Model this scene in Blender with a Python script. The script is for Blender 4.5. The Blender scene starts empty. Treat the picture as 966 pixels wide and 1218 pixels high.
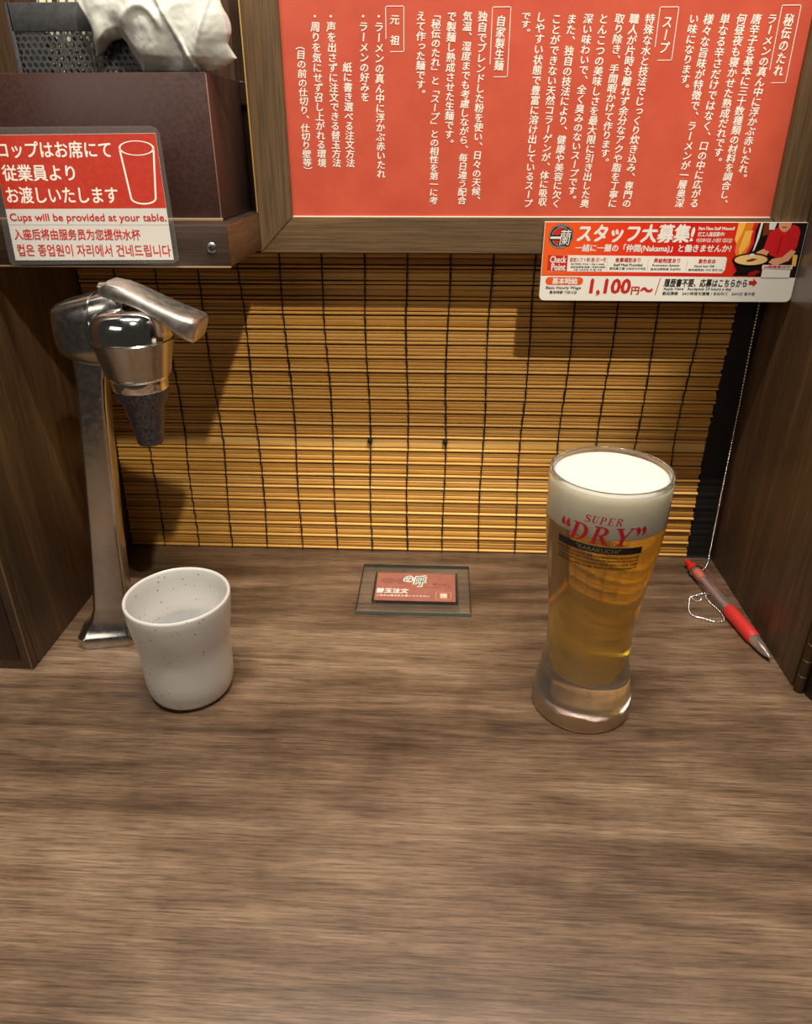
import bpy, bmesh, math, random
from mathutils import Vector, Matrix
random.seed(7)
PI = math.pi
scene = bpy.context.scene
COL = scene.collection

# ------------------------------------------------------------------ camera
F_PX, PITCH, YAW, ROLL = 861.27, 0.473822, -0.0494144, -0.0024982
cam_d = bpy.data.cameras.new('camera')
cam_d.sensor_fit = 'HORIZONTAL'
cam_d.sensor_width = 36.0
cam_d.lens = F_PX * 36.0 / 966.0
cam_d.clip_start = 0.01
cam = bpy.data.objects.new('camera', cam_d)
COL.objects.link(cam)
fwd = Vector((math.sin(YAW) * math.cos(PITCH), math.cos(YAW) * math.cos(PITCH), -math.sin(PITCH)))
rgt = Vector((math.cos(YAW), -math.sin(YAW), 0))
upv = rgt.cross(fwd)
r2 = math.cos(ROLL) * rgt + math.sin(ROLL) * upv
u2 = -math.sin(ROLL) * rgt + math.cos(ROLL) * upv
M = Matrix((r2, u2, -fwd)).transposed().to_4x4()
M.translation = Vector((0.0223, -0.6509, 0.3785))
cam.matrix_world = M
scene.camera = cam

# ------------------------------------------------------------------ world, lights, exposure
scene.view_settings.view_transform = 'Standard'
scene.view_settings.look = 'None'
scene.view_settings.gamma = 1.0
scene.view_settings.use_curve_mapping = False
scene.view_settings.exposure = 0.0
w = bpy.data.worlds.new('world')
scene.world = w
w.use_nodes = True
w.node_tree.nodes['Background'].inputs[0].default_value = (1.0, 0.90, 0.78, 1)
w.node_tree.nodes['Background'].inputs[1].default_value = 0.032


def aim(o, target):
    d = Vector(target) - o.location
    o.rotation_euler = d.to_track_quat('-Z', 'Y').to_euler()


def light(name, kind, loc, target, energy, color, **kw):
    d = bpy.data.lights.new(name, kind)
    d.energy = energy
    d.color = color
    for k, v in kw.items():
        setattr(d, k, v)
    o = bpy.data.objects.new(name, d)
    o.location = loc
    COL.objects.link(o)
    aim(o, target)
    return o


light('ceiling_downlight', 'SPOT', (0.32, -0.90, 1.30), (-0.02, 0, 0.42), 51, (1.0, 0.90, 0.74),
      spot_size=math.radians(29), spot_blend=0.35, shadow_soft_size=0.02)
light('booth_lamp', 'AREA', (0.02, -0.49, 1.80), (0.02, -0.49, 0), 42, (1.0, 0.92, 0.80),
      shape='RECTANGLE', size=0.90, size_y=0.04)
light('front_fill', 'AREA', (-0.95, -2.0, 1.15), (0, 0, 0.15), 6, (1.0, 0.92, 0.82),
      shape='RECTANGLE', size=1.2, size_y=0.5)  # added fill from behind the viewer, lifts upright faces; not a known fixture

# ------------------------------------------------------------------ material helpers


def srgb(r, g, b):
    f = lambda c: (c / 255 / 12.92) if c / 255 <= 0.04045 else ((c / 255 + 0.055) / 1.055) ** 2.4
    return (f(r), f(g), f(b), 1.0)


def new_mat(name):
    m = bpy.data.materials.new(name)
    m.use_nodes = True
    nt = m.node_tree
    return m, nt, nt.nodes['Principled BSDF']


def plain(name, color, rough=0.5, metal=0.0, spec=0.5, coat=0.0):
    m, nt, b = new_mat(name)
    b.inputs['Base Color'].default_value = color
    b.inputs['Roughness'].default_value = rough
    b.inputs['Metallic'].default_value = metal
    b.inputs['Specular IOR Level'].default_value = spec
    b.inputs['Coat Weight'].default_value = coat
    return m


def node(nt, kind, **kw):
    n = nt.nodes.new(kind)
    for k, v in kw.items():
        setattr(n, k, v)
    return n


def coords(nt, scale, loc=(0, 0, 0), rot=(0, 0, 0)):
    tc = node(nt, 'ShaderNodeTexCoord')
    mp = node(nt, 'ShaderNodeMapping')
    mp.inputs['Scale'].default_value = scale
    mp.inputs['Location'].default_value = loc
    mp.inputs['Rotation'].default_value = rot
    nt.links.new(tc.outputs['Object'], mp.inputs['Vector'])
    return mp.outputs['Vector']


def noise(nt, vec, scale=1.0, detail=4.0, rough=0.55, dist=0.0):
    n = node(nt, 'ShaderNodeTexNoise')
    n.inputs['Scale'].default_value = scale
    n.inputs['Detail'].default_value = detail
    n.inputs['Roughness'].default_value = rough
    n.inputs['Distortion'].default_value = dist
    nt.links.new(vec, n.inputs['Vector'])
    return n.outputs['Fac']


def ramp(nt, fac, stops):
    r = node(nt, 'ShaderNodeValToRGB')
    cr = r.color_ramp
    while len(cr.elements) < len(stops):
        cr.elements.new(0.5)
    for e, (p, c) in zip(cr.elements, stops):
        e.position = p
        e.color = c
    nt.links.new(fac, r.inputs['Fac'])
    return r.outputs['Color']


def mixc(nt, fac, a, b, mode='MIX'):
    n = node(nt, 'ShaderNodeMix', data_type='RGBA', blend_type=mode)
    for sock, v in ((n.inputs[0], fac), (n.inputs[6], a), (n.inputs[7], b)):
        if hasattr(v, 'is_linked') or hasattr(v, 'links'):
            nt.links.new(v, sock)
        else:
            sock.default_value = v
    return n.outputs[2]


def grey(v):
    return (v, v, v, 1)


def math_node(nt, op, a, b=None):
    n = node(nt, 'ShaderNodeMath', operation=op)
    for s, v in ((n.inputs[0], a), (n.inputs[1], b)):
        if v is None:
            continue
        if hasattr(v, 'links'):
            nt.links.new(v, s)
        else:
            s.default_value = v
    return n.outputs[0]


def bump(nt, b, fac, strength=0.2, dist=0.001):
    n = node(nt, 'ShaderNodeBump')
    n.inputs['Strength'].default_value = strength
    n.inputs['Distance'].default_value = dist
    nt.links.new(fac, n.inputs['Height'])
    nt.links.new(n.outputs['Normal'], b.inputs['Normal'])


def wood(name, axis, dark, mid, light_, rough=0.42, fine=1.0, band=1.0, spec=0.5, loc=(0, 0, 0)):
    """laminate woodgrain; axis = direction the grain runs along"""
    m, nt, b = new_mat(name)
    lo, hi = 1.3, 17.0 * band
    s = {'x': (lo, hi, hi), 'y': (hi, lo, hi), 'z': (hi, hi, lo)}[axis]
    s2 = {'x': (7, 190 * fine, 190 * fine), 'y': (190 * fine, 7, 190 * fine), 'z': (190 * fine, 190 * fine, 7)}[axis]
    s3 = {'x': (30, 900, 900), 'y': (900, 30, 900), 'z': (900, 900, 30)}[axis]
    n1 = noise(nt, coords(nt, s, loc), 1.0, 5.0, 0.6, 1.5)
    n2 = noise(nt, coords(nt, s2, loc), 1.0, 3.0, 0.6, 0.4)
    n3 = noise(nt, coords(nt, s3, loc), 1.0, 2.0, 0.5)
    n4 = noise(nt, coords(nt, tuple(v * 0.35 for v in s), (3, 5, 7)), 1.0, 2.0, 0.5, 0.6)
    t = math_node(nt, 'ADD', math_node(nt, 'MULTIPLY', n1, 0.48), math_node(nt, 'MULTIPLY', n2, 0.33))
    t = math_node(nt, 'ADD', t, math_node(nt, 'MULTIPLY', n4, 0.19))
    c = ramp(nt, t, [(0.33, dark), (0.5, mid), (0.66, light_)])
    f = ramp(nt, n3, [(0.35, grey(0.72)), (0.6, grey(1.12))])
    c = mixc(nt, 1.0, c, f, 'MULTIPLY')
    nt.links.new(c, b.inputs['Base Color'])
    b.inputs['Roughness'].default_value = rough
    b.inputs['Specular IOR Level'].default_value = spec
    bump(nt, b, n3, 0.12, 0.0004)
    return m


def mottled(name, c1, c2, scale=60, rough=0.5, metal=0.0, rough2=None, aniso_scale=(1, 1, 1), spec=0.5, coat=0.0):
    m, nt, b = new_mat(name)
    n = noise(nt, coords(nt, tuple(a * scale for a in aniso_scale)), 1.0, 5.0, 0.6)
    nt.links.new(ramp(nt, n, [(0.3, c1), (0.7, c2)]), b.inputs['Base Color'])
    b.inputs['Metallic'].default_value = metal
    b.inputs['Roughness'].default_value = rough
    b.inputs['Specular IOR Level'].default_value = spec
    b.inputs['Coat Weight'].default_value = coat
    b.inputs['Coat Roughness'].default_value = 0.35
    if rough2 is not None:
        r = ramp(nt, n, [(0.3, grey(rough)), (0.7, grey(rough2))])
        nt.links.new(r, b.inputs['Roughness'])
    return m


def clear_film(name, tint=(1, 1, 1, 1), haze=0.06, haze_col=(1, 1, 1, 1), gloss=0.08, rough=0.1, fres=0.6):
    """thin clear plastic / glass wall: transparent with a surface reflection and a little haze"""
    m, nt, b = new_mat(name)
    nt.nodes.remove(b)
    out = nt.nodes['Material Output']
    tr = node(nt, 'ShaderNodeBsdfTransparent')
    tr.inputs[0].default_value = tint
    df = node(nt, 'ShaderNodeBsdfDiffuse')
    df.inputs[0].default_value = haze_col
    gl = node(nt, 'ShaderNodeBsdfGlossy')
    gl.inputs['Roughness'].default_value = rough
    m1 = node(nt, 'ShaderNodeMixShader')
    m1.inputs[0].default_value = haze
    nt.links.new(tr.outputs[0], m1.inputs[1])
    nt.links.new(df.outputs[0], m1.inputs[2])
    fr = node(nt, 'ShaderNodeLayerWeight')
    fr.inputs[0].default_value = 0.25
    f = math_node(nt, 'ADD', math_node(nt, 'MULTIPLY', fr.outputs['Fresnel'], fres), gloss * 0.5)
    m2 = node(nt, 'ShaderNodeMixShader')
    nt.links.new(f, m2.inputs[0])
    nt.links.new(m1.outputs[0], m2.inputs[1])
    nt.links.new(gl.outputs[0], m2.inputs[2])
    nt.links.new(m2.outputs[0], out.inputs[0])
    return m


# ------------------------------------------------------------------ mesh helpers
class MB:
    """collects shapes and links them as ONE mesh object"""

    def __init__(self):
        self.v, self.f, self.mi = [], [], []
        self.cur = 0

    def add(self, verts, faces, mat=None):
        o = len(self.v)
        self.v += [tuple(p) for p in verts]
        self.f += [tuple(i + o for i in f) for f in faces]
        self.mi += [self.cur if mat is None else mat] * len(faces)
        return self

    def bm(self, bm):
        bm.verts.index_update()
        self.add([v.co[:] for v in bm.verts], [[v.index for v in f.verts] for f in bm.faces])
        bm.free()
        return self

    def box(self, lo, hi, bev=0.0, seg=2, rot=None):
        bm = bmesh.new()
        bmesh.ops.create_cube(bm, size=1.0)
        c = [(a + b) / 2 for a, b in zip(lo, hi)]
        d = [b - a for a, b in zip(lo, hi)]
        for v in bm.verts:
            v.co = Vector((v.co.x * d[0], v.co.y * d[1], v.co.z * d[2]))
        if bev:
            bmesh.ops.bevel(bm, geom=bm.edges[:], offset=bev, segments=seg, profile=0.5, affect='EDGES')
        mt = Matrix.Translation(c)
        if rot is not None:
            mt = mt @ rot.to_4x4()
        bm.transform(mt)
        return self.bm(bm)

    def rings(self, rings, closed=True, cap0=True, cap1=True):
        """skin a list of equal-length rings of points"""
        n = len(rings[0])
        vs = [p for r in rings for p in r]
        fs = []
        for i in range(len(rings) - 1):
            for k in range(n if closed else n - 1):
                a, b = i * n + k, i * n + (k + 1) % n
                fs.append((a, b, b + n, a + n))
        if cap0:
            fs.append(tuple(range(n))[::-1])
        if cap1:
            fs.append(tuple((len(rings) - 1) * n + k for k in range(n)))
        return self.add(vs, fs)

    def lathe(self, prof, c, n=64, cap0=False, cap1=False):
        rr = []
        for r, z in prof:
            rr.append([(c[0] + r * math.cos(2 * PI * k / n), c[1] + r * math.sin(2 * PI * k / n), c[2] + z) for k in range(n)])
        return self.rings(rr, True, cap0, cap1)

    def tube(self, pts, rad, n=10, closed=False):
        pts = [Vector(p) for p in pts]
        if not isinstance(rad, (list, tuple)):
            rad = [rad] * len(pts)
        rr, up = [], None
        m = len(pts)
        for i, p in enumerate(pts):
            a = pts[(i - 1) % m] if (closed or i) else p
            b = pts[(i + 1) % m] if (closed or i < m - 1) else p
            t = (b - a).normalized()
            if up is None:
                up = t.orthogonal().normalized()
            up = (up - t * up.dot(t)).normalized()
            s = t.cross(up)
            rr.append([p + rad[i] * (math.cos(2 * PI * k / n) * up + math.sin(2 * PI * k / n) * s) for k in range(n)])
        if closed:
            rr.append(rr[0])
        return self.rings(rr, True, not closed, not closed)

    def prism(self, poly, y0, y1):
        """polygon in (x, z) extruded along y"""
        n = len(poly)
        vs = [(x, y0, z) for x, z in poly] + [(x, y1, z) for x, z in poly]
        fs = [tuple(range(n)), tuple(range(2 * n - 1, n - 1, -1))]
        fs += [(k, k + n, (k + 1) % n + n, (k + 1) % n) for k in range(n)]
        return self.add(vs, fs)

    def sphere(self, c, r, seg=12, rg=8):
        bm = bmesh.new()
        bmesh.ops.create_uvsphere(bm, u_segments=seg, v_segments=rg, radius=r)
        bm.transform(Matrix.Translation(c))
        return self.bm(bm)

    def build(self, name, mats, parent=None, smooth=35):
        me = bpy.data.meshes.new(name)
        me.from_pydata(self.v, [], self.f)
        if not isinstance(mats, (list, tuple)):
            mats = [mats]
        for m in mats:
            me.materials.append(m)
        if len(mats) > 1:
            me.polygons.foreach_set('material_index', self.mi)
        bm = bmesh.new()
        bm.from_mesh(me)
        if name not in FLAT:
            bmesh.ops.recalc_face_normals(bm, faces=bm.faces[:])
        bm.to_mesh(me)
        bm.free()
        if smooth:
            me.polygons.foreach_set('use_smooth', [True] * len(me.polygons))
            me.set_sharp_from_angle(angle=math.radians(smooth))
        o = bpy.data.objects.new(name, me)
        COL.objects.link(o)
        if parent is not None:
            o.parent = parent
            base, q = Vector((0, 0, 0)), parent
            while q is not None:
                base += q.location
                q = q.parent
            me.transform(Matrix.Translation(-base))
        return o


FLAT = {'lettering', 'print', 'printed_logo'}


def thing(name, label, cat, loc, group=None):
    o = bpy.data.objects.new(name, None)
    o.empty_display_size = 0.02
    o.location = loc
    COL.objects.link(o)
    return tag(o, label, cat, group)


def tag(o, label, cat, group=None):
    o['label'] = label
    o['category'] = cat
    if group:
        o['group'] = group
    return o


def struct(o):
    o['kind'] = 'structure'
    return o


# ------------------------------------------------------------------ lettering helpers
_tc = bpy.data.curves.new('type', 'FONT')
_to = bpy.data.objects.new('type', _tc)
COL.objects.link(_to)
_cache = {}


def glyphs(s, bold=0.0, res=3):
    key = (s, bold, res)
    if key not in _cache:
        _tc.body = s
        _tc.resolution_u = res
        bpy.context.view_layer.update()
        me = bpy.data.meshes.new_from_object(_to.evaluated_get(bpy.context.evaluated_depsgraph_get()))
        vs = [(v.co.x, v.co.y) for v in me.vertices]
        fs = [tuple(p.vertices) for p in me.polygons]
        bpy.data.meshes.remove(me)
        _cache[key] = (vs, fs)
    return _cache[key]


def overprint(place, u, v, i):
    """point on the printed surface, the i-th ink pass a hair above the one before"""
    p = Vector(place(u, v))
    if i:
        e = 1e-3 * max(1e-3, abs(u) + abs(v))
        n = (Vector(place(u + e, v)) - p).cross(Vector(place(u, v + e)) - p).normalized()
        p = p + n * (1e-5 * i)
    return tuple(p)


PASSES = lambda b: ((0, 0),) if not b else ((-b, -b * 0.6), (b, -b * 0.6), (0, b * 0.8))


def text_fit(mb, s, x0, x1, z0, z1, place, bold=0.0, shear=0.0, mat=None, res=3):
    """one horizontal line of lettering fitted into a rectangle; place(u, v) -> 3D point"""
    vs, fs = glyphs(s, 0.0, res)
    if not vs:
        return
    a0, a1 = min(v[0] for v in vs), max(v[0] for v in vs)
    b0, b1 = min(v[1] for v in vs), max(v[1] for v in vs)
    h = (z1 - z0)
    sx = (x1 - x0 - abs(shear) * h) / (a1 - a0)
    for i, (dx, dy) in enumerate(PASSES(bold)):
        out = []
        for x, y in vs:
            v = (y + dy - b0) / (b1 - b0) * h
            u = x0 + (x + dx - a0) * sx + shear * v
            out.append(overprint(place, u, z0 + v, i))
        mb.add(out, fs, mat)


def text_column(mb, s, x, z_top, z_bot, w, place, bold=0.0, mat=None):
    """one vertical column of Japanese lettering"""
    n = len(s)
    pitch = (z_top - z_bot) / n
    for i, ch in enumerate(s):
        if ch in ' \u3000':
            continue
        vs, fs = glyphs(ch, 0.0, 2)
        if not vs:
            continue
        cz = z_top - pitch * (i + 0.5)
        sx, sy = w, min(pitch * 1.02, w * 1.12)
        for i_, (dx, dy) in enumerate(PASSES(bold)):
          pts = []
          for gx, gy in vs:
            a, b = gx - 0.5, gy - 0.38
            if ch in 'ー「」（）':
                a, b = (b, -a)
                if ch == 'ー':
                    a = -a * 1.0
            elif ch in '、。':
                a, b = a + 0.62, b + 0.55
            elif ch in 'っッャュョゃゅょ':
                a, b = a + 0.10, b + 0.10
            a, b = a + dx, b + dy
            pts.append(overprint(place, x + (a + 0.10 * b) * sx, cz + (b - 0.06 * a) * sy, i_))
          mb.add(pts, fs, mat)


def poly2(mb, pts, place, mat=None):
    mb.add([place(u, v) for u, v in pts], [tuple(range(len(pts)))], mat)


def disc2(mb, c, rx, ry, place, mat=None, n=32, r_in=0.0):
    P = lambda k, s: place(c[0] + rx * s * math.cos(2 * PI * k / n), c[1] + ry * s * math.sin(2 * PI * k / n))
    if r_in:
        vs = [P(k, 1) for k in range(n)] + [P(k, r_in) for k in range(n)]
        mb.add(vs, [(k, (k + 1) % n, (k + 1) % n + n, k + n) for k in range(n)], mat)
    else:
        mb.add([P(k, 1) for k in range(n)], [tuple(range(n))], mat)


# ------------------------------------------------------------------ materials
def counter_mat():
    m, nt, b = new_mat('counter_laminate')
    big = noise(nt, coords(nt, (1.1, 7.5, 1), (0.3, 0.55, 0)), 1.0, 3.0, 0.5, 1.0)
    rings = math_node(nt, 'SINE', math_node(nt, 'MULTIPLY', noise(nt, coords(nt, (0.75, 6.0, 1), (2.3, 1.1, 0)), 1.0, 2.5, 0.45, 1.3), 95.0))
    mid = noise(nt, coords(nt, (3.0, 42, 1), (1, 2, 0)), 1.0, 4.0, 0.6, 0.8)
    fib = noise(nt, coords(nt, (16, 480, 1)), 1.0, 4.0, 0.7, 0.3)
    fleck = noise(nt, coords(nt, (22, 16, 1), (5, 1, 0)), 1.0, 3.0, 0.6, 0.5)
    t = math_node(nt, 'ADD', math_node(nt, 'MULTIPLY', big, 0.42), math_node(nt, 'MULTIPLY', mid, 0.36))
    t = math_node(nt, 'ADD', t, math_node(nt, 'MULTIPLY', rings, 0.03))
    t = math_node(nt, 'ADD', t, math_node(nt, 'MULTIPLY', fleck, 0.18))
    c = ramp(nt, t, [(0.36, srgb(74, 56, 41)), (0.5, srgb(120, 96, 75)), (0.64, srgb(155, 130, 105))])
    fine = noise(nt, coords(nt, (34, 820, 1), (9, 4, 0)), 1.0, 4.0, 0.75, 0.2)
    c = mixc(nt, 1.0, c, ramp(nt, fine, [(0.38, grey(0.56)), (0.5, grey(1.0)), (0.62, grey(1.26))]), 'MULTIPLY')
    c = mixc(nt, 1.0, c, ramp(nt, fib, [(0.34, grey(0.66)), (0.5, grey(0.98)), (0.66, grey(1.14))]), 'MULTIPLY')
    nt.links.new(c, b.inputs['Base Color'])
    b.inputs['Roughness'].default_value = 0.36
    bump(nt, b, fib, 0.10, 0.0004)
    return m


m_counter = counter_mat()
m_part = wood('partition_laminate', 'z', srgb(56, 42, 28), srgb(86, 66, 46), srgb(122, 96, 68), rough=0.45, fine=0.8, loc=(1, 2, 3))
m_frame = wood('frame_laminate', 'z', srgb(78, 58, 36), srgb(98, 75, 48), srgb(122, 96, 64), rough=0.5, fine=2.0, loc=(4, 1, 2))
m_frame_h = wood('frame_laminate_rail', 'x', srgb(78, 58, 36), srgb(98, 75, 48), srgb(122, 96, 64), rough=0.5, fine=2.0, loc=(4, 1, 2))
m_header = wood('header_laminate', 'z', srgb(50, 34, 26), srgb(74, 52, 40), srgb(98, 72, 54), rough=0.5, fine=1.6)
m_shelf = wood('shelf_laminate', 'x', srgb(42, 30, 24), srgb(58, 43, 34), srgb(76, 57, 45), rough=0.42, fine=1.5)
m_shelf_side = wood('shelf_end_laminate', 'y', srgb(62, 42, 24), srgb(92, 64, 38), srgb(120, 86, 54), rough=0.5, fine=1.2)
m_edge = plain('edge_band', srgb(150, 122, 96), 0.4)
m_black = plain('black_board', srgb(16, 14, 13), 0.6)
m_dark = plain('dark_panel', srgb(26, 22, 20), 0.4)
m_chrome = mottled('chrome', (0.72, 0.70, 0.67, 1), (0.86, 0.84, 0.81, 1), 300, rough=0.06, metal=1.0, rough2=0.14)
m_steel = mottled('brushed_steel', (0.48, 0.45, 0.42, 1), (0.60, 0.57, 0.53, 1), 220, rough=0.16, metal=1.0, rough2=0.28)
m_frost = mottled('frosted_nozzle', srgb(52, 50, 54), srgb(120, 116, 122), 520, rough=0.30, metal=0.75, rough2=0.6)
m_satin = mottled('satin_steel', (0.66, 0.62, 0.55, 1), (0.80, 0.76, 0.68, 1), 160, rough=0.30, metal=1.0, rough2=0.42)
m_screw = plain('screw_steel', (0.7, 0.68, 0.64, 1), 0.25, 1.0)
m_hinge = plain('hinge_brass', srgb(84, 70, 52), 0.42, 0.8)
m_seam = plain('hinge_gap', srgb(160, 146, 120), 0.4, 0.5)
m_lacq = mottled('lacquer', srgb(54, 34, 30), srgb(70, 44, 38), 420, rough=0.36, rough2=0.48, coat=0.1)
m_red_poster = mottled('poster_red', srgb(188, 77, 56), srgb(200, 87, 64), 40, rough=0.38)
m_white_ink = plain('white_ink', srgb(242, 232, 220), 0.5)
m_white_paper = plain('white_card', srgb(226, 222, 212), 0.45)
m_redink = plain('red_ink', srgb(190, 38, 26), 0.45)
m_redcard = mottled('red_card', srgb(176, 44, 28), srgb(192, 56, 36), 300, rough=0.4)
m_blackink = plain('black_ink', srgb(24, 20, 20), 0.5)
m_film = clear_film('laminate_film', haze=0.05, haze_col=(0.85, 0.82, 0.78, 1), gloss=0.05, rough=0.12)

# ------------------------------------------------------------------ setting
mb = MB().box((-0.36, 0.0125, -0.04), (0.36, 0.032, 0.72))
struct(mb.build('wall_back', m_black))
mb = MB().box((-0.3, -0.019, 0.2985), (0.3, -0.009, 0.70), 0.0008)
struct(mb.build('trim_1', m_header))
mb = MB().box((-0.325, -0.198, 0.0), (-0.30, 0.012, 0.70), 0.0012)
wl = struct(mb.build('wall_left', m_part))
mb = MB().box((0.30, -0.197, 0.0), (0.325, 0.012, 0.70), 0.0012)
wr = struct(mb.build('wall_right', m_part))

# counter: one worktop with an eased front edge
mb = MB().box((-0.55, -0.56, -0.032), (0.55, 0.012, 0.0), 0.003, 3)
tag(mb.build('countertop', m_counter), 'brown wood grain laminate counter carrying the cup and the beer', 'counter')

# ------------------------------------------------------------------ folded leaves at the partition ends
t = thing('folding_panel', 'dark wood panel leaf facing forward at the left end of the counter', 'panel', (-0.301, -0.2, 0))
MB().box((-0.42, -0.2045, 0.0005), (-0.300, -0.1985, 0.70), 0.001).build('leaf', m_part, t)
mb = MB()
mb.box((-0.42, -0.2057, 0.009), (-0.309, -0.2045, 0.69), 0.0005)
mb.build('face_panel', m_header, t)
MB().box((-0.3022, -0.2052, 0.0008), (-0.3008, -0.2044, 0.70), 0.0002).build('edge_strip', m_edge, t)
t = thing('folding_panel', 'black panel leaf swung away behind the hinge on the right', 'panel', (0.305, -0.206, 0))
rz = Matrix.Rotation(math.radians(-72), 3, 'Z')
mb = MB().box((0.0, -0.006, 0.0005), (0.14, 0.006, 0.70), 0.001)
mb.v = [tuple(rz @ Vector(p) + Vector((0.311, -0.204, 0))) for p in mb.v]
mb.build('leaf', m_dark, t)
mb = MB()
for k in range(46):
    z0 = 0.0008 + 0.0148 * k
    mb.cur = 0
    mb.lathe([(0, 0), (0.0036, 0), (0.0040, 0.0004), (0.0040, 0.0138), (0.0036, 0.0142), (0, 0.0142)], (0.3035, -0.2018, z0), 16)
    mb.cur = 1
    mb.lathe([(0.0037, 0.0141), (0.0037, 0.0148)], (0.3035, -0.2018, z0), 16)
mb.build('hinge', [m_hinge, m_seam], t)

# ------------------------------------------------------------------ bamboo blind


def blind_y(z):
    if z < 0.118:
        return 0.0092 * z / 0.118 - 0.0005
    return 0.0087 - 0.0141 * (z - 0.118) / 0.2


def bamboo_mat():
    m, nt, b = new_mat('bamboo')
    at = node(nt, 'ShaderNodeAttribute', attribute_name='tone')
    n1 = noise(nt, coords(nt, (5, 60, 900)), 1.0, 4.0, 0.6)
    n2 = noise(nt, coords(nt, (26, 40, 400), (2, 3, 4)), 1.0, 3.0, 0.6)
    t = math_node(nt, 'ADD', math_node(nt, 'MULTIPLY', n1, 0.55), math_node(nt, 'MULTIPLY', at.outputs['Fac'], 0.55))
    c = ramp(nt, t, [(0.22, srgb(146, 94, 34)), (0.52, srgb(208, 152, 66)), (0.85, srgb(238, 194, 116))])
    f = ramp(nt, n2, [(0.3, grey(0.86)), (0.6, grey(1.05))])
    c = mixc(nt, 1.0, c, f, 'MULTIPLY')
    nt.links.new(c, b.inputs['Base Color'])
    b.inputs['Roughness'].default_value = 0.46
    bump(nt, b, n1, 0.25, 0.0004)
    return m


m_bamboo = bamboo_mat()
m_cord = plain('blind_cord', srgb(38, 20, 16), 0.8)
m_bind = mottled('binding_tape', srgb(18, 16, 15), srgb(30, 27, 24), 400, rough=0.5)
XL, XR = -0.2985, 0.2765
PER = 0.01335
t = thing('bamboo_blind', 'golden bamboo slat blind with dark cords hanging behind the counter', 'blind', (0, 0.002, 0.0))
slats, tones = MB(), []
rods, knots_z = MB(), []


def slat(mb, z0, z1, thick, x0, x1, tone, out=0.0):
    """one half-round bamboo strip along x"""
    zc, h = (z0 + z1) / 2, (z1 - z0) / 2
    prof = []
    for k in range(7):
        a = PI * k / 6
        prof.append((out + thick * math.sin(a) ** 0.7, -h * math.cos(a)))
    rr = []
    nx = 8
    jit = [random.uniform(-0.00018, 0.00018) for _ in range(nx + 1)]
    for i in range(nx + 1):
        x = x0 + (x1 - x0) * i / nx
        ring = []
        for o, dz in prof:
            z = zc + dz + jit[i]
            ring.append((x, blind_y(z) - o, z))
        for o, dz in ((0, h), (0, -h)):
            z = zc + dz + jit[i]
            ring.append((x, blind_y(z) + 0.0005, z))
        rr.append(ring)
    f0 = len(mb.f)
    mb.rings(rr)
    tones.extend([tone] * (len(mb.f) - f0))


z = 0.0008
k = 0
while z < 0.335:
    wide = abs(z - 0.105) < PER * 0.5
    knots_z.append(z + 0.0011)
    e = random.uniform(-0.0008, 0.0008)
    slat(slats, z, z + 0.0024, 0.0016, XL, XR + e, random.uniform(0.5, 0.8), 0.0007)   # round rod
    zz = z + 0.0031
    left = PER - 0.0031 - 0.0011
    cuts = [1.0] if wide else random.choice([[0.36, 0.3, 0.34], [0.5, 0.5], [0.3, 0.4, 0.3], [0.6, 0.4], [0.42, 0.58], [0.25, 0.4, 0.35]])
    for c in cuts:
        h = left * c
        slat(slats, zz, zz + h - 0.0002, 0.0006, XL, XR + random.uniform(-0.0012, 0.0008), 0.85 if wide else random.uniform(0.2, 0.7))
        zz += h
    z += PER
o = slats.build('slats', m_bamboo, t, smooth=50)
at = o.data.attributes.new('tone', 'FLOAT', 'FACE')
at.data.foreach_set('value', tones)
CX = [-0.045 + 0.0365 * k for k in range(-6, 9)]
for ci, cx in enumerate(CX):
    mb = MB()
    ph = random.uniform(0, 6)
    for s in (-1, 1):
        pts = []
        for i, kz in enumerate(knots_z):
            wob = 0.0009 * math.sin(kz * 37 + ph) + random.uniform(-0.00025, 0.00025)
            pts.append((cx + wob, blind_y(kz) - 0.0031, kz))
            zm = kz + PER / 2
            pts.append((cx + wob + s * 0.00035, blind_y(zm) - 0.0016, zm))
        mb.tube(pts, 0.00045, 6)
    for kz in knots_z:
        mb.sphere((cx + 0.0009 * math.sin(kz * 37 + ph), blind_y(kz) - 0.0031, kz - 0.0006), 0.0009, 8, 6)
    mb.build('cord', m_cord, t)
for kx in (-0.045, 0.028):
    MB().box((kx - 0.0022, blind_y(.118) - 0.0055, 0.1168), (kx + 0.0022, blind_y(.118) - 0.0005, 0.1206), 0.0005).build('knot', m_black, t)
# black cloth binding along the right edge: crinkled strip
mb = MB()
rr = []
nz = 150
for i in range(nz + 1):
    z = 0.0006 + 0.333 * i / nz
    ph = (z % PER) / PER
    puff = 0.0016 if ph < 0.2 else 0.0008 + 0.0003 * math.sin(z * 1900)
    ring = []
    for j in range(7):
        x = 0.2768 + 0.0218 * j / 6 + (random.uniform(-0.0004, 0.0004) if 0 < j < 6 else 0)
        ring.append((x, blind_y(z) - puff - random.uniform(0, 0.0004) - 0.0006, z))
    ring += [(0.2986, blind_y(z) + 0.001, z), (0.2768, blind_y(z) + 0.001, z)]
    rr.append(ring)
mb.rings(rr)
mb.build('edge_binding', m_bind, t, smooth=70)

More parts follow.
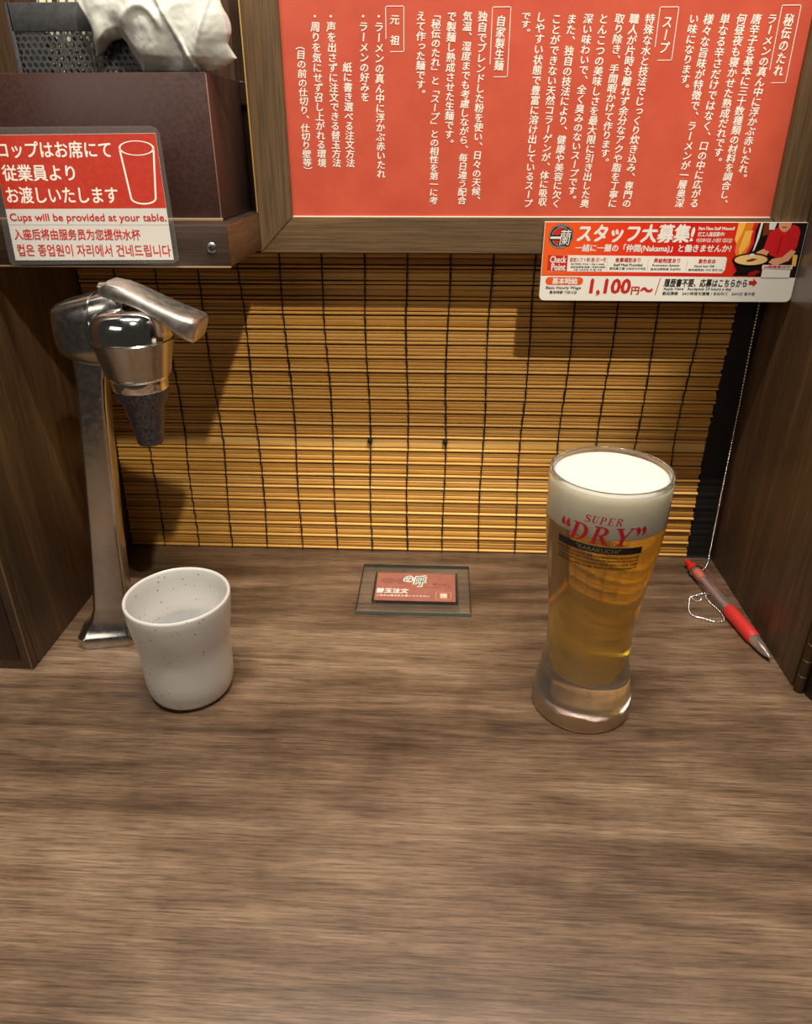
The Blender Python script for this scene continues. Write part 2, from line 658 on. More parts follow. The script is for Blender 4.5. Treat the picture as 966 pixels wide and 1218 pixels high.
# ------------------------------------------------------------------ framed red text board
FX0, FX1, FZ0, FZ1 = -0.1233, 0.2992, 0.2985, 0.685
IX0, IX1, IZ0, IZ1 = -0.0965, 0.2722, 0.3252, 0.658
YF = -0.045
t = thing('framed_sign', 'red text board in a brown wood frame above the blind', 'sign', (0.088, -0.032, FZ0))
mb = MB()
outer = [(FX0, FZ0), (FX1, FZ0), (FX1, FZ1), (FX0, FZ1)]
inner = [(IX0, IZ0), (IX1, IZ0), (IX1, IZ1), (IX0, IZ1)]
for side in range(4):
    a, b = side, (side + 1) % 4
    g = 0.00012
    mb.cur = side % 2
    poly = [outer[a], outer[b], inner[b], inner[a]]
    c = (sum(p[0] for p in poly) / 4, sum(p[1] for p in poly) / 4)
    bm = bmesh.new()
    vs = [bm.verts.new((p[0], YF, p[1])) for p in poly] + [bm.verts.new((p[0], -0.0195, p[1])) for p in poly]
    bm.faces.new(vs[:4])
    bm.faces.new(vs[7:3:-1])
    for k in range(4):
        bm.faces.new((vs[k], vs[k + 4], vs[(k + 1) % 4 + 4], vs[(k + 1) % 4]))
    bmesh.ops.recalc_face_normals(bm, faces=bm.faces[:])
    bmesh.ops.bevel(bm, geom=[e for e in bm.edges if abs(e.verts[0].co.y - YF) < 1e-6 and abs(e.verts[1].co.y - YF) < 1e-6], offset=0.0007, segments=2, affect='EDGES')
    mb.bm(bm)
mb.build('frame', [m_frame_h, m_frame], t)
mb = MB().box((FX0 - 0.0009, -0.0452, FZ0 + 0.03), (FX0 + 0.0001, -0.0436, FZ1), 0.0002)
mb.build('edge_strip', plain('frame_edge_highlight', srgb(196, 156, 92), 0.5), t)  # edge highlight painted as a pale strip down the frame's left side
post = MB().box((IX0, -0.0405, IZ0), (IX1, -0.0385, IZ1)).build('poster', m_red_poster, t)
MB().box((IX0, -0.0412, IZ0), (IX1, -0.0404, IZ0 + 0.0007)).build('border', m_white_ink, post)
COLS = [('h', '秘伝のたれ', 256.9, 455.6, 418.4), ('c', 'ラーメンの真ん中に浮かぶ赤いたれ。', 245.4, 455.7, 349.9),
        ('c', '唐辛子を基本に三十数種類の材料を調合し、', 234.9, 455.8, 332.3), ('c', '何昼夜も寝かせた熟成だれです。', 224.8, 455.9, 360.8),
        ('c', '単なる辛さだけではなく、口の中に広がる', 213.5, 456.0, 332.3), ('c', '様々な旨味が特徴で、ラーメンが一層奥深', 202.4, 456.0, 332.3),
        ('c', 'い味になります。', 192.4, 456.1, 408.4), ('h', 'スープ', 174.7, 455.3, 432.6),
        ('c', '特殊な水と技法でじっくり炊き込み、専門の', 162.4, 456.4, 332.2), ('c', '職人が片時も離れず余分なアクや脂を丁寧に', 151.6, 456.5, 332.2),
        ('c', '取り除き、手間暇かけて作ります。', 141.6, 456.6, 360.9), ('c', 'とんこつの美味しさを最大限に引き出した奥', 130.5, 456.7, 332.2),
        ('c', '深い味わいで、全く臭みのないスープです。', 120.0, 456.8, 335.1), ('c', 'また、独自の技法により、健康や美容に欠く', 108.6, 456.8, 332.1),
        ('c', 'ことができない天然コラーゲンが、体に吸収', 98.1, 456.9, 333.3), ('c', 'しやすい状態で豊富に溶け出しているスープ', 87.1, 458.0, 332.1),
        ('c', 'です。', 76.8, 458.1, 443.8), ('h', '自家製生麺', 59.6, 456.3, 423.1),
        ('c', '独自でブレンドした粉を使い、日々の天候、', 46.7, 458.8, 334.5), ('c', '気温、湿度までも考慮しながら、毎日違う配合', 36.1, 458.9, 334.4),
        ('c', 'で製麺し熟成させた生麺です。', 25.0, 459.0, 373.5), ('c', '「秘伝のたれ」と「スープ」との相性を第一に考', 14.2, 460.1, 334.4),
        ('c', 'えて作った麺です。', 3.5, 459.2, 406.0), ('h', '元\u3000祖', -14.9, 457.4, 439.0),
        ('c', '・ラーメンの真ん中に浮かぶ赤いたれ', -26.2, 459.5, 352.8), ('c', '・ラーメンの好みを', -37.2, 459.6, 404.1),
        ('c', '紙に書き選べる注文方法', -49.6, 429.0, 360.4), ('c', '・声を出さずに注文できる替玉方法', -60.1, 459.8, 360.5),
        ('c', '・周りを気にせず召し上がれる環境', -71.4, 459.9, 360.5), ('c', '（目の前の仕切り、仕切り壁等）', -82.8, 442.5, 355.2)]
mb = MB()
pl = lambda u, v: (u, -0.0407, v)
for kind, s, x, zt, zb in COLS:
    x, zt, zb = x / 1000, zt / 1000, zb / 1000
    text_column(mb, s, x, zt, zb, 0.0069, pl, 0.02)
    if kind == 'h':
        a, b, zt2, zb2, lw = x - 0.0066, x + 0.0066, zt + 0.005, zb - 0.004, 0.00045
        for q in ([(a, zt2), (b, zt2), (b, zt2 - lw), (a, zt2 - lw)], [(b - lw, zt2), (b, zt2), (b, zb2), (b - lw, zb2)],
                  [(a + 0.003, zb2), (b, zb2), (b, zb2 + lw), (a + 0.003, zb2 + lw)], [(a, zt2), (a + lw, zt2), (a + lw, zb2 + 0.008), (a, zb2 + 0.008)]):
            poly2(mb, q, pl)
mb.build('lettering', m_white_ink, post, smooth=0)

# ------------------------------------------------------------------ staff recruitment sign
t = thing('recruitment_sign', 'red and white staff recruiting sign under the red text board at right', 'sign', (0.2, -0.047, 0.2637))
YS = -0.0485


def sign_mat():
    m, nt, b = new_mat('sign_red_blend')
    tc = node(nt, 'ShaderNodeTexCoord')
    sp = node(nt, 'ShaderNodeSeparateXYZ')
    nt.links.new(tc.outputs['Object'], sp.inputs[0])
    f = math_node(nt, 'ADD', math_node(nt, 'MULTIPLY', sp.outputs[0], 5.6), 0.56)
    c = ramp(nt, f, [(0.0, srgb(232, 96, 36)), (0.3, srgb(224, 62, 30)), (0.62, srgb(196, 26, 26)), (0.82, srgb(206, 44, 22)), (1.0, srgb(226, 110, 30))])
    nt.links.new(c, b.inputs['Base Color'])
    b.inputs['Roughness'].default_value = 0.3
    return m


m_sign = sign_mat()
corner = lambda cx, cz, a0: [(cx + 0.004 * math.cos(math.radians(a0 + 15 * i)), cz + 0.004 * math.sin(math.radians(a0 + 15 * i))) for i in range(7)]
SX0, SX1, SZ0, SZ1 = 0.1003, 0.2984, 0.2637, 0.3226
outline = corner(SX0 + .004, SZ0 + .004, 180) + corner(SX1 - .004, SZ0 + .004, 270) + [(SX1, SZ1), (SX0, SZ1)]
MB().prism(outline, YS, -0.0453).build('board', m_white_paper, t)
lay = lambda n: (lambda u, v: (u / 1000, YS - 0.00003 * n, v / 1000))
mb = MB()
poly2(mb, [(100.6, 283.2), (298.2, 282.4), (298.2, 322.5), (100.6, 322.5)], lay(1))
mb.build('print', m_sign, t, smooth=0)
mw = [m_white_paper, m_redink, m_blackink, plain('orange_ink', srgb(224, 84, 30), 0.4), plain('grey_rule', srgb(170, 164, 156), 0.5)]
mb = MB()
poly2(mb, [(105.4, 286.3), (241.2, 285.4), (243.0, 288), (243.0, 296.6), (241.6, 297.6), (105.4, 298.5)], lay(2), 0)
poly2(mb, [(105.0, 286.5), (120.4, 286.3), (120.2, 298.3), (104.8, 298.5)], lay(3), 1)
for a in (151.3, 182.9, 213.1):
    poly2(mb, [(a, 286.8), (a + .3, 286.8), (a + .1, 295.8), (a - .2, 295.8)], lay(3), 4)
pill = [(107.3 + 3.05 * math.cos(a), 278.8 + 3.05 * math.sin(a)) for a in [PI / 2 + PI * i / 8 for i in range(9)]] + \
       [(131 + 3.05 * math.cos(a), 278.8 + 3.05 * math.sin(a)) for a in [-PI / 2 + PI * i / 8 for i in range(9)]]
poly2(mb, pill, lay(2), 3)
poly2(mb, [(194.0, 281.5), (194.7, 281.5), (192.4, 268.3), (191.7, 268.3)], lay(2), 1)
poly2(mb, [(263.3, 279.7), (266.5, 279.7), (266.3, 281.7), (270.1, 278.2), (267.0, 274.9), (267.0, 276.6), (263.6, 276.5)], lay(2), 1)
poly2(mb, [(100.6, 282.9), (246, 282.9), (246, 283.5), (100.6, 283.5)], lay(2), 1)
mb.build('print', mw, t, smooth=0)
# round shop mark: ring, red disc and two brushed characters
mb = MB()
disc2(mb, (113.5, 312.2), 9.5, 9.2, lay(2), 2)
disc2(mb, (113.5, 312.2), 6.6, 6.3, lay(3), 1)
disc2(mb, (113.5, 312.2), 9.1, 8.8, lay(3), 4, 40, 0.955)
disc2(mb, (113.5, 312.2), 7.2, 6.9, lay(3), 4, 40, 0.95)
text_fit(mb, '一', 105.2, 114.0, 310.2, 312.2, lay(5), 0.05, 0.2, 2)
text_fit(mb, '蘭', 111.8, 121.8, 305.4, 317.4, lay(5), 0.05, 0.1, 2)
text_fit(mb, '一', 105.4, 113.8, 310.6, 311.8, lay(6), 0.02, 0.2, 0)
text_fit(mb, '蘭', 112.2, 121.4, 305.8, 317.0, lay(6), 0.0, 0.1, 0)
text_fit(mb, 'ICHIRAN', 109.6, 117.4, 319.0, 320.3, lay(6), 0.0, 0.0, 4)
text_fit(mb, 'ICHIRAN', 109.6, 117.4, 304.0, 305.2, lay(6), 0.0, 0.0, 4)
mb.build('printed_logo', mw, t, smooth=0)
LINES = [('スタッフ大募集!', 125.9, 214.79, 308.14, 320.91, 0, .045, .08), ('一緒に一蘭の「仲間(Nakama)」と働きませんか?', 125.11, 244.85, 300.2, 306.6, 0, .03, .06),
         ('Check', 106.6, 119.0, 292.7, 297.6, 0, .03, 0), ('Point', 108.1, 119.0, 286.9, 292.0, 0, .03, 0),
         ('固定シフト制 週1日〜可', 122.03, 150.11, 293.5, 296.6, 1, .02, 0), ('食事補助あり', 157.3, 176.79, 293.3, 296.7, 1, .03, 0),
         ('昇給制度あり', 187.26, 207.32, 293.0, 296.4, 1, .03, 0), ('髪色自由', 221.6, 234.49, 292.8, 296.0, 1, .03, 0),
         ('Set Shifts, from 1 day a week', 123.03, 149.23, 290.8, 292.6, 2, .02, 0), ('固定班表制,每週一天起可排班', 123.24, 150.13, 288.7, 290.3, 2, .02, 0),
         ('고정 시프트제, 주1일~가능', 125.42, 147.76, 286.6, 288.3, 2, .02, 0), ('Staff Meal Provided', 156.49, 178.66, 290.4, 292.3, 2, .03, 0),
         ('提供員工餐 스태프식사제공', 153.54, 181.63, 287.6, 289.5, 2, .02, 0), ('Promotion System', 186.56, 207.33, 289.9, 291.9, 2, .03, 0),
         ('設有加薪制度 승급제도', 185.62, 209.03, 287.4, 289.1, 2, .02, 0), ('Dyed hair OK', 219.1, 234.61, 289.4, 291.4, 2, .03, 0),
         ('髮色無限制! 머리 염색 OK', 214.98, 241.52, 287.0, 288.7, 2, .02, 0), ('基本時給', 109.73, 129.64, 276.4, 281.2, 0, .04, 0),
         ('Basic Hourly Wage', 105.2, 132.86, 272.0, 274.8, 2, .02, 0), ('基本時薪 기본시급', 108.14, 129.86, 268.9, 271.4, 2, .02, 0),
         ('1,100', 140.08, 171.85, 268.0, 280.6, 1, .04, .05), ('円', 172.89, 178.84, 268.86, 274.71, 1, .04, 0), ('〜', 180.07, 189.31, 270.9, 274.0, 1, .06, 0),
         ('履歴書不要、応募はこちらから', 197.67, 262.25, 275.0, 281.0, 2, .03, .05), ('Apply Here   Accepted 24 hours a day', 197.8, 250.9, 271.8, 274.4, 2, .02, 0),
         ('歡迎應徵　24小時皆可應徵 / 응모하기　24시간 접수중', 197.65, 269.82, 268.5, 271.1, 2, .02, 0),
         ('Part-Time Staff Wanted!', 217.34, 244.5, 317.1, 319.4, 0, .04, .1), ('打工人員招募中!', 217.44, 237.72, 312.4, 315.7, 0, .03, .1),
         ('아르바이트 스태프 대모집!', 216.98, 244.33, 308.0, 311.2, 0, .02, .1)]
mb = MB()
for s, a, b, c, d, mi, bo, sh in LINES:
    text_fit(mb, s, a, b, c, d, lay(5), bo, sh, mi, 2)
mb.build('lettering', mw, t, smooth=0)
# the printed picture: a person in a red shirt behind a bowl, orange curtain at left
mp = [plain('print_black', srgb(22, 14, 12), 0.35), plain('print_orange', srgb(222, 126, 34), 0.35), plain('print_amber', srgb(240, 178, 74), 0.35),
      plain('print_shirt', srgb(206, 30, 36), 0.35), plain('print_skin', srgb(226, 160, 116), 0.35), plain('print_soup', srgb(232, 196, 130), 0.35),
      plain('print_brown', srgb(120, 52, 24), 0.35), m_white_paper, plain('print_deep_red', srgb(150, 22, 22), 0.35)]
mb = MB()
poly2(mb, [(246, 322.5), (298.2, 322.3), (298.2, 282.4), (250, 283.4)], lay(2), 0)
poly2(mb, [(245.4, 322.5), (262, 322.5), (260.4, 316.9), (261, 307), (257.5, 298), (252.5, 288), (249.6, 283.4), (246.3, 300)], lay(3), 3)
poly2(mb, [(247, 322.5), (258.6, 322.5), (257.4, 316.9), (258.8, 307.2), (256, 299.2), (250.6, 297.3), (248, 301)], lay(4), 1)
poly2(mb, [(246.7, 322.5), (252.3, 322.5), (251.2, 316.3), (248, 307.2), (246.1, 310.2)], lay(5), 2)
poly2(mb, [(253, 316.5), (258.6, 317), (257, 306), (252, 298.5), (250.5, 303)], lay(5), 2)
poly2(mb, [(263.4, 322.5), (265, 322.5), (264.4, 312), (262.6, 303), (261.2, 301.5), (262.4, 310)], lay(4), 7)
poly2(mb, [(266, 322.4), (273.5, 322.4), (271.5, 314), (266.4, 313)], lay(3), 6)
poly2(mb, [(269.6, 322.4), (275.4, 322.4), (274.2, 317.5), (270.4, 317.5)], lay(4), 7)
poly2(mb, [(275.3, 318.2), (277.9, 320.6), (281, 316), (285.5, 320.6), (288.4, 321.2), (292.2, 319.4), (294.1, 315.8), (294, 305.5), (290.7, 298.1), (282, 296.5), (274.5, 299.3), (273.9, 302.2), (269.1, 303.6), (270.7, 313.3), (272.4, 316.6)], lay(4), 3)
poly2(mb, [(276.6, 322.4), (286.4, 322.4), (286, 319.3), (284.6, 317), (282.2, 315.6), (279.4, 316.8), (277.2, 319.4)], lay(5), 4)
poly2(mb, [(279.4, 319.6), (283.6, 319.6), (283.0, 318.9), (280.0, 318.9)], lay(6), 8)
poly2(mb, [(269.1, 303.6), (273.9, 301.8), (272.7, 298.7), (267, 298.6), (264, 299.6), (264.4, 301.2)], lay(5), 4)
poly2(mb, [(290.2, 303), (294.2, 301.8), (290.1, 295), (280.8, 291.2), (275.1, 293.7), (277.5, 296.4), (284.5, 297.5)], lay(5), 4)
poly2(mb, [(280.5, 313), (281.5, 313), (281, 299.4), (280, 299.4)], lay(5), 8)
disc2(mb, (261.4, 295.4), 14.4, 5.2, lay(5), 0)
poly2(mb, [(247.4, 294.4), (275.2, 294.4), (270, 287.4), (265, 285.4), (257, 285.4), (251.5, 288)], lay(5), 0)
disc2(mb, (261.4, 295.6), 13.2, 4.3, lay(6), 6)
disc2(mb, (261.4, 295.5), 12.4, 3.8, lay(7), 5)
poly2(mb, [(258, 295.2), (262.4, 296.6), (266.6, 296.2), (262.4, 294.4), (258.4, 294)], lay(8), 6)
disc2(mb, (261.6, 299.0), 2.0, 1.2, lay(8), 7)
poly2(mb, [(262, 286), (268, 288), (270.4, 286.5), (266, 283.6), (261, 283.8)], lay(6), 8)
poly2(mb, [(292.4, 299.5), (296, 299.2), (296.4, 291), (293.4, 291)], lay(5), 2)
poly2(mb, [(271, 291.9), (294.1, 291.7), (294.2, 288.6), (271, 288.8)], lay(8), 7)
poly2(mb, [(271.7, 288.7), (293.4, 288.2), (293.4, 282.3), (271.7, 282.3)], lay(8), 7)
text_fit(mb, '24時間受付中!', 272.4, 293.0, 289.1, 291.5, lay(10), 0.03, 0, 3)
mb.build('print', mp, t, smooth=0)
# clear laminate margin that bends along the partition
mb = MB()
pts = [(0.2984, -0.0488), (0.2989, -0.0505), (0.2993, -0.054), (0.2995, -0.060), (0.2995, -0.082)]
vs, fs = [], []
for x, y in pts:
    vs += [(x, y, 0.2640), (x, y, 0.3226)]
for k in range(len(pts) - 1):
    fs.append((2 * k, 2 * k + 2, 2 * k + 3, 2 * k + 1))
mb.add(vs, fs).build('laminate', clear_film('bent_film', haze=0.03, gloss=0.02, rough=0.2, fres=0.15), t)

# ------------------------------------------------------------------ wall shelf
t = thing('wall_shelf', 'brown box shelf on the left wall with a screw in its front', 'shelf', (-0.21, -0.077, 0.3008))
mb = MB()
mb.box((-0.2992, -0.1350, 0.3010), (-0.1238, -0.0195, 0.3282), 0.0008)
mb.build('box', m_shelf, t)
MB().box((-0.12395, -0.1342, 0.3016), (-0.1234, -0.0197, 0.3276), 0.0002).build('end_panel', m_shelf_side, t)
MB().box((-0.2985, -0.1356, 0.3004), (-0.1236, -0.1346, 0.3016), 0.0002).build('edge_band', m_edge, t)
mb = MB()
cs = Vector((-0.1358, -0.1352, 0.3138))
ring = lambda r, y: [(cs.x + r * math.cos(2 * PI * k / 20), y, cs.z + r * math.sin(2 * PI * k / 20)) for k in range(20)]
mb.rings([ring(0.0036, -0.1345), ring(0.0036, -0.1356), ring(0.0028, -0.1366), ring(0.0012, -0.1369)])
sc = mb.build('screw', m_screw, t)
mb = MB()
for a in (0.3, 0.3 + PI / 2):
    mb.box((cs.x - 0.0018, -0.1372, cs.z - 0.0004), (cs.x + 0.0018, -0.1366, cs.z + 0.0004))
    R_ = Matrix.Rotation(a, 4, 'Y')
    for i in range(len(mb.v) - 8, len(mb.v)):
        p = Vector(mb.v[i])
        mb.v[i] = tuple(cs + R_ @ (p - cs))
mb.build('slot', m_blackink, sc)

# ------------------------------------------------------------------ lacquer box on the shelf
BX0, BX1, BY0, BY1, BZ0, BZ1 = -0.2975, -0.1335, -0.1115, -0.0235, 0.3284, 0.4185
t = thing('lacquer_box', 'dark brown lacquered open box standing on the wall shelf', 'box', (-0.215, -0.068, BZ0))
mb = MB()
th = 0.003
mb.box((BX0, BY0, BZ0), (BX1, BY0 + th, BZ1), 0.0006)
mb.box((BX0, BY1 - th, BZ0), (BX1, BY1, BZ1), 0.0006)
mb.box((BX0, BY0 + th * .5, BZ0), (BX0 + th, BY1 - th * .5, BZ1), 0.0006)
mb.box((BX1 - th, BY0 + th * .5, BZ0), (BX1, BY1 - th * .5, BZ1), 0.0006)
mb.box((BX0, BY0, BZ0), (BX1, BY1, BZ0 + th), 0.0004)
mb.build('body', m_lacq, t)
MB().box((BX0, BY0 - 0.0016, BZ0), (BX1 + 0.0012, BY0, BZ0 + 0.0022), 0.0003).build('base_rim', m_edge, t)
m_glint = plain('corner_glint', srgb(140, 104, 92), 0.35)  # paler tone painted on as a highlight along the box corner
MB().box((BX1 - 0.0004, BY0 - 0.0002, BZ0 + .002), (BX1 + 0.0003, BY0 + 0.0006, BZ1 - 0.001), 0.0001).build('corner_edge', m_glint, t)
MB().box((BX1 + 0.0002, BY1 - 0.002, BZ1 - 0.0016), (-0.1245, BY1 - 0.0005, BZ1), 0.0003).build('bracket', m_screw, t)

# ------------------------------------------------------------------ perforated holder inside the box
t = thing('perforated_holder', 'black perforated metal holder standing inside the lacquered box', 'holder', (-0.225, -0.07, BZ0 + 0.003))
m_perf = mottled('black_metal', srgb(62, 62, 64), srgb(80, 80, 82), 300, rough=0.4, metal=0.1)


def perf_panel(mb, x0, nx, z0, nz, y, p=0.00425, rh=0.00150):
    dz = p * math.sqrt(3) / 2
    for r in range(nz):
        for c in range(nx):
            cx, cz = x0 + (c + 0.5 * (r % 2)) * p, z0 + r * dz
            hexa = [(cx + p / math.sqrt(3) * math.sin(PI / 3 * (k // 2) + (PI / 6) * (k % 2)) * (1 if k % 2 == 0 else math.cos(PI / 6)),
                     cz + p / math.sqrt(3) * math.cos(PI / 3 * (k // 2) + (PI / 6) * (k % 2)) * (1 if k % 2 == 0 else math.cos(PI / 6))) for k in range(12)]
            hole = [(cx + rh * math.sin(PI / 6 * k), cz + rh * math.cos(PI / 6 * k)) for k in range(12)]
            vs = [(a, y, b) for a, b in hexa] + [(a, y, b) for a, b in hole] + [(a, y + 0.0009, b) for a, b in hole]
            fs = []
            for k in range(12):
                n_ = (k + 1) % 12
                fs += [(k, n_, n_ + 12, k + 12), (k + 12, n_ + 12, n_ + 24, k + 24)]
            mb.add(vs, fs)


mb = MB()
PY = -0.0935
perf_panel(mb, -0.2620, 26, 0.4095, 10, PY)
mb.box((-0.2650, PY - 0.0004, 0.3320), (-0.1500, PY + 0.0009, 0.4078))
mb.box((-0.2650, PY - 0.0005, 0.4430), (-0.1500, PY + 0.0010, 0.4590), 0.0004)
mb.box((-0.2665, PY - 0.0005, 0.3320), (-0.2635, PY + 0.0010, 0.4590), 0.0004)
mb.box((-0.1520, PY - 0.0005, 0.3320), (-0.1490, PY + 0.0010, 0.4590), 0.0004)
mb.build('front_panel', m_perf, t)
for x0 in (-0.2665, -0.1500):
    MB().box((x0, PY, 0.3320), (x0 + 0.001, -0.030, 0.4560)).build('side_panel', m_perf, t)
MB().box((-0.2665, -0.031, 0.3320), (-0.1490, -0.030, 0.4560)).build('back_panel', m_perf, t)

# paper slips standing in the holder
m_slip = mottled('paper_slip', srgb(196, 188, 160), srgb(222, 214, 190), 200, rough=0.7)
m_slip_g = plain('slip_green', srgb(96, 104, 72), 0.7)
for k in range(7):
    x = -0.247 + 0.0062 * k
    mb = MB()
    y0 = -0.088 + 0.001 * (k % 3)
    rot = Matrix.Rotation(math.radians(random.uniform(-3, 3)), 3, 'Y')
    mb.cur = 0
    mb.box((x, y0, 0.345), (x + 0.0052, y0 + 0.0022, 0.4700), 0.0003, rot=rot)
    mb.cur = 1
    mb.box((x + 0.0007, y0 - 0.0003, 0.40), (x + 0.0017, y0 + 0.0001, 0.4695), 0, rot=rot)
    tag(mb.build('paper_slip', [m_slip, m_slip_g]), 'pale paper wrapped stick standing in the black perforated holder', 'stick', 'paper wrapped sticks in the holder')

# ------------------------------------------------------------------ white plastic bag spilling over the box rim


def bag_mat():
    m, nt, b = new_mat('white_plastic')
    b.inputs['Base Color'].default_value = srgb(198, 199, 192)
    b.inputs['Roughness'].default_value = 0.38
    b.inputs['Subsurface Weight'].default_value = 0.4
    b.inputs['Subsurface Radius'].default_value = (0.01, 0.01, 0.008)
    b.inputs['Subsurface Scale'].default_value = 0.4
    n = noise(nt, coords(nt, (40, 40, 40)), 1.0, 6.0, 0.65, 1.2)
    bump(nt, b, n, 0.18, 0.003)
    return m


m_bag = bag_mat()
from mathutils import noise as mn


def interp(x, tab):
    for (a, b), (c, d) in zip(tab, tab[1:]):
        if a <= x <= c:
            s = (x - a) / (c - a)
            return b + (d - b) * s
    return tab[0][1] if x < tab[0][0] else tab[-1][1]


hem = [(-0.2105, 0.446), (-0.2080, 0.4345), (-0.2060, 0.4275), (-0.2030, 0.4300), (-0.1975, 0.4365), (-0.1900, 0.4385), (-0.1860, 0.4355), (-0.1800, 0.4275), (-0.1730, 0.4192), (-0.150, 0.4190), (-0.1345, 0.4186), (-0.1290, 0.4190), (-0.1245, 0.4205), (-0.1170, 0.4265)]
right = [(0.4180, -0.1250), (0.4225, -0.1185), (0.4265, -0.1165), (0.4345, -0.1195), (0.4400, -0.1180), (0.4500, -0.1195), (0.4600, -0.1230), (0.475, -0.1300)]
mb = MB()
NU, NV = 110, 70
front, back = [], []
for j in range(NV + 1):
    v = j / NV
    rf, rb = [], []
    for i in range(NU + 1):
        u = i / NU
        x = -0.2105 + (-0.1165 + 0.2105) * u
        zb = interp(x, hem)
        zt = 0.485 - 0.010 * (u - 0.5) ** 2 * 4
        z = zb + (zt - zb) * v
        xr = interp(z, right)
        xl = -0.2105 + 0.003 * math.sin(z * 160)
        x = xl + (xr - xl) * u
        p = Vector((x, 0, z))
        # broad pleats fanning from the rim, finer crinkles on top
        ang = math.atan2(z - 0.40, x + 0.165)
        f = 0.0022 * math.sin(ang * 9 + 2.0 * mn.noise(p * 30)) + 0.0016 * mn.noise(p * 70) - 0.0016 * abs(mn.noise(p * 55 + Vector((3, 1, 2)))) + 0.0005 * abs(mn.noise(p * 150)) + 0.0002 * mn.noise(p * 330)
        ridge = math.exp(-((math.hypot(x + 0.171, (z - 0.438) * 0.8) - 0.013) / 0.0020) ** 2) * 0.0026 * max(0.0, min(1.0, (z - 0.438) / 0.008))
        ridge += 0.0022 * math.exp(-((x + 0.150 + 0.5 * (z - 0.44)) / 0.0016) ** 2) + 0.0018 * math.exp(-((x + 0.134 - 0.35 * (z - 0.44)) / 0.0014) ** 2)
        e = min(1.0, 6 * min(u, 1 - u)) ** 0.5 * min(1.0, 0.35 + 5 * v)
        bulge = 0.009 * e
        y = -0.1005 - bulge - f * e - ridge - 0.004 * math.sin(PI * min(1, v * 1.5))
        if z < 0.4195 and u > 0.3:
            y = min(y, -0.1)
        rf.append((x, y, z))
        rb.append((x + 0.001 * math.sin(z * 300), -0.0965 + (0.030 * e * (z - 0.462) / 0.02 if z > 0.462 else 0.0) + 0.0006 * mn.noise(p * 70), z + 0.0005))
    front.append(rf)
    back.append(rb)
for rows in (front, back):
    vs = [p for r in rows for p in r]
    n = NU + 1
    mb.add(vs, [(j * n + i, j * n + i + 1, (j + 1) * n + i + 1, (j + 1) * n + i) for j in range(NV) for i in range(NU)])
n = NU + 1
off = n * (NV + 1)
rim = [(i, i + 1, off + i + 1, off + i) for i in range(NU)] + [(NV * n + i + 1, NV * n + i, off + NV * n + i, off + NV * n + i + 1) for i in range(NU)]
rim += [((j + 1) * n, j * n, off + j * n, off + (j + 1) * n) for j in range(NV)]
rim += [(j * n + NU, (j + 1) * n + NU, off + (j + 1) * n + NU, off + j * n + NU) for j in range(NV)]
mb.f += rim
mb.mi += [0] * len(rim)
o = mb.build('plastic_bag', m_bag, None, smooth=80)
mb = MB()
rr = []
for j in range(25):
    z = 0.395 + 0.062 * j / 24
    rr.append([(x, -0.0885 - 0.003 * abs(mn.noise(Vector((x * 90, z * 90, 1)))), z) for x in [-0.206 + 0.05 * i / 24 for i in range(25)]] + [(x, -0.0855, z) for x in [-0.156 - 0.05 * i / 24 for i in range(25)]])
mb.rings(rr)
mb.build('liner', m_bag, o, smooth=80)
tag(o, 'crumpled white plastic bag spilling over the rim of the lacquered box', 'bag')

# ------------------------------------------------------------------ laminated cup notice leaning on shelf and box
t = thing('cup_notice', 'laminated red and white cup notice on the front of box and shelf', 'sign', (-0.22, -0.1382, 0.3025))
P0, P1 = Vector((0, -0.1390, 0.303)), Vector((0, -0.1327, 0.390))
LEN = (P1 - P0).length
up_ = (P1 - P0) / LEN
nrm = Vector((1, 0, 0)).cross(up_).normalized()
if nrm.y > 0:
    nrm = -nrm


def nplace(n):
    def f(u, v):
        p = P0 + up_ * (v / 1000) + nrm * (0.00004 * n)
        return (u / 1000, p.y, p.z)
    return f


lam = [(-278.0, 1.0), (-275.5, -0.6), (-162, 1.0), (-158.6, 3.2), (-158.2, 5.2), (-161.6, 80.4), (-163.2, 83.2), (-167.2, 84.6), (-278.0, 84.2)]
mb = MB()
mb.add([nplace(0)(*p) for p in lam] + [nplace(-8)(*p) for p in lam], [tuple(range(9)), tuple(range(17, 8, -1))] + [(k, k + 9, (k + 1) % 9 + 9, (k + 1) % 9) for k in range(9)])
mb.build('laminate', m_film, t)
card = [(-273.2, 2.4), (-161.9, 3.2), (-164.2, 80.5), (-273.6, 79.6)]
mb = MB()
mb.add([nplace(1.5)(*p) for p in card] + [nplace(0.2)(*p) for p in card], [(0, 1, 2, 3), (7, 6, 5, 4)] + [(k, k + 4, (k + 1) % 4 + 4, (k + 1) % 4) for k in range(4)])
mb.build('card', plain('notice_card', srgb(206, 202, 196), 0.5), t)
mb = MB()
poly2(mb, [(-273.3, 35.2), (-163.0, 35.9), (-164.3, 80.3), (-273.5, 79.4)], nplace(2.5), 0)
poly2(mb, [(-273.1, 25.0), (-162.5, 25.2), (-162.5, 25.6), (-273.1, 25.4)], nplace(2.5), 1)
mb.build('print', [m_redcard, plain('grey_line', srgb(176, 168, 160), 0.5)], t, smooth=0)
mb = MB()
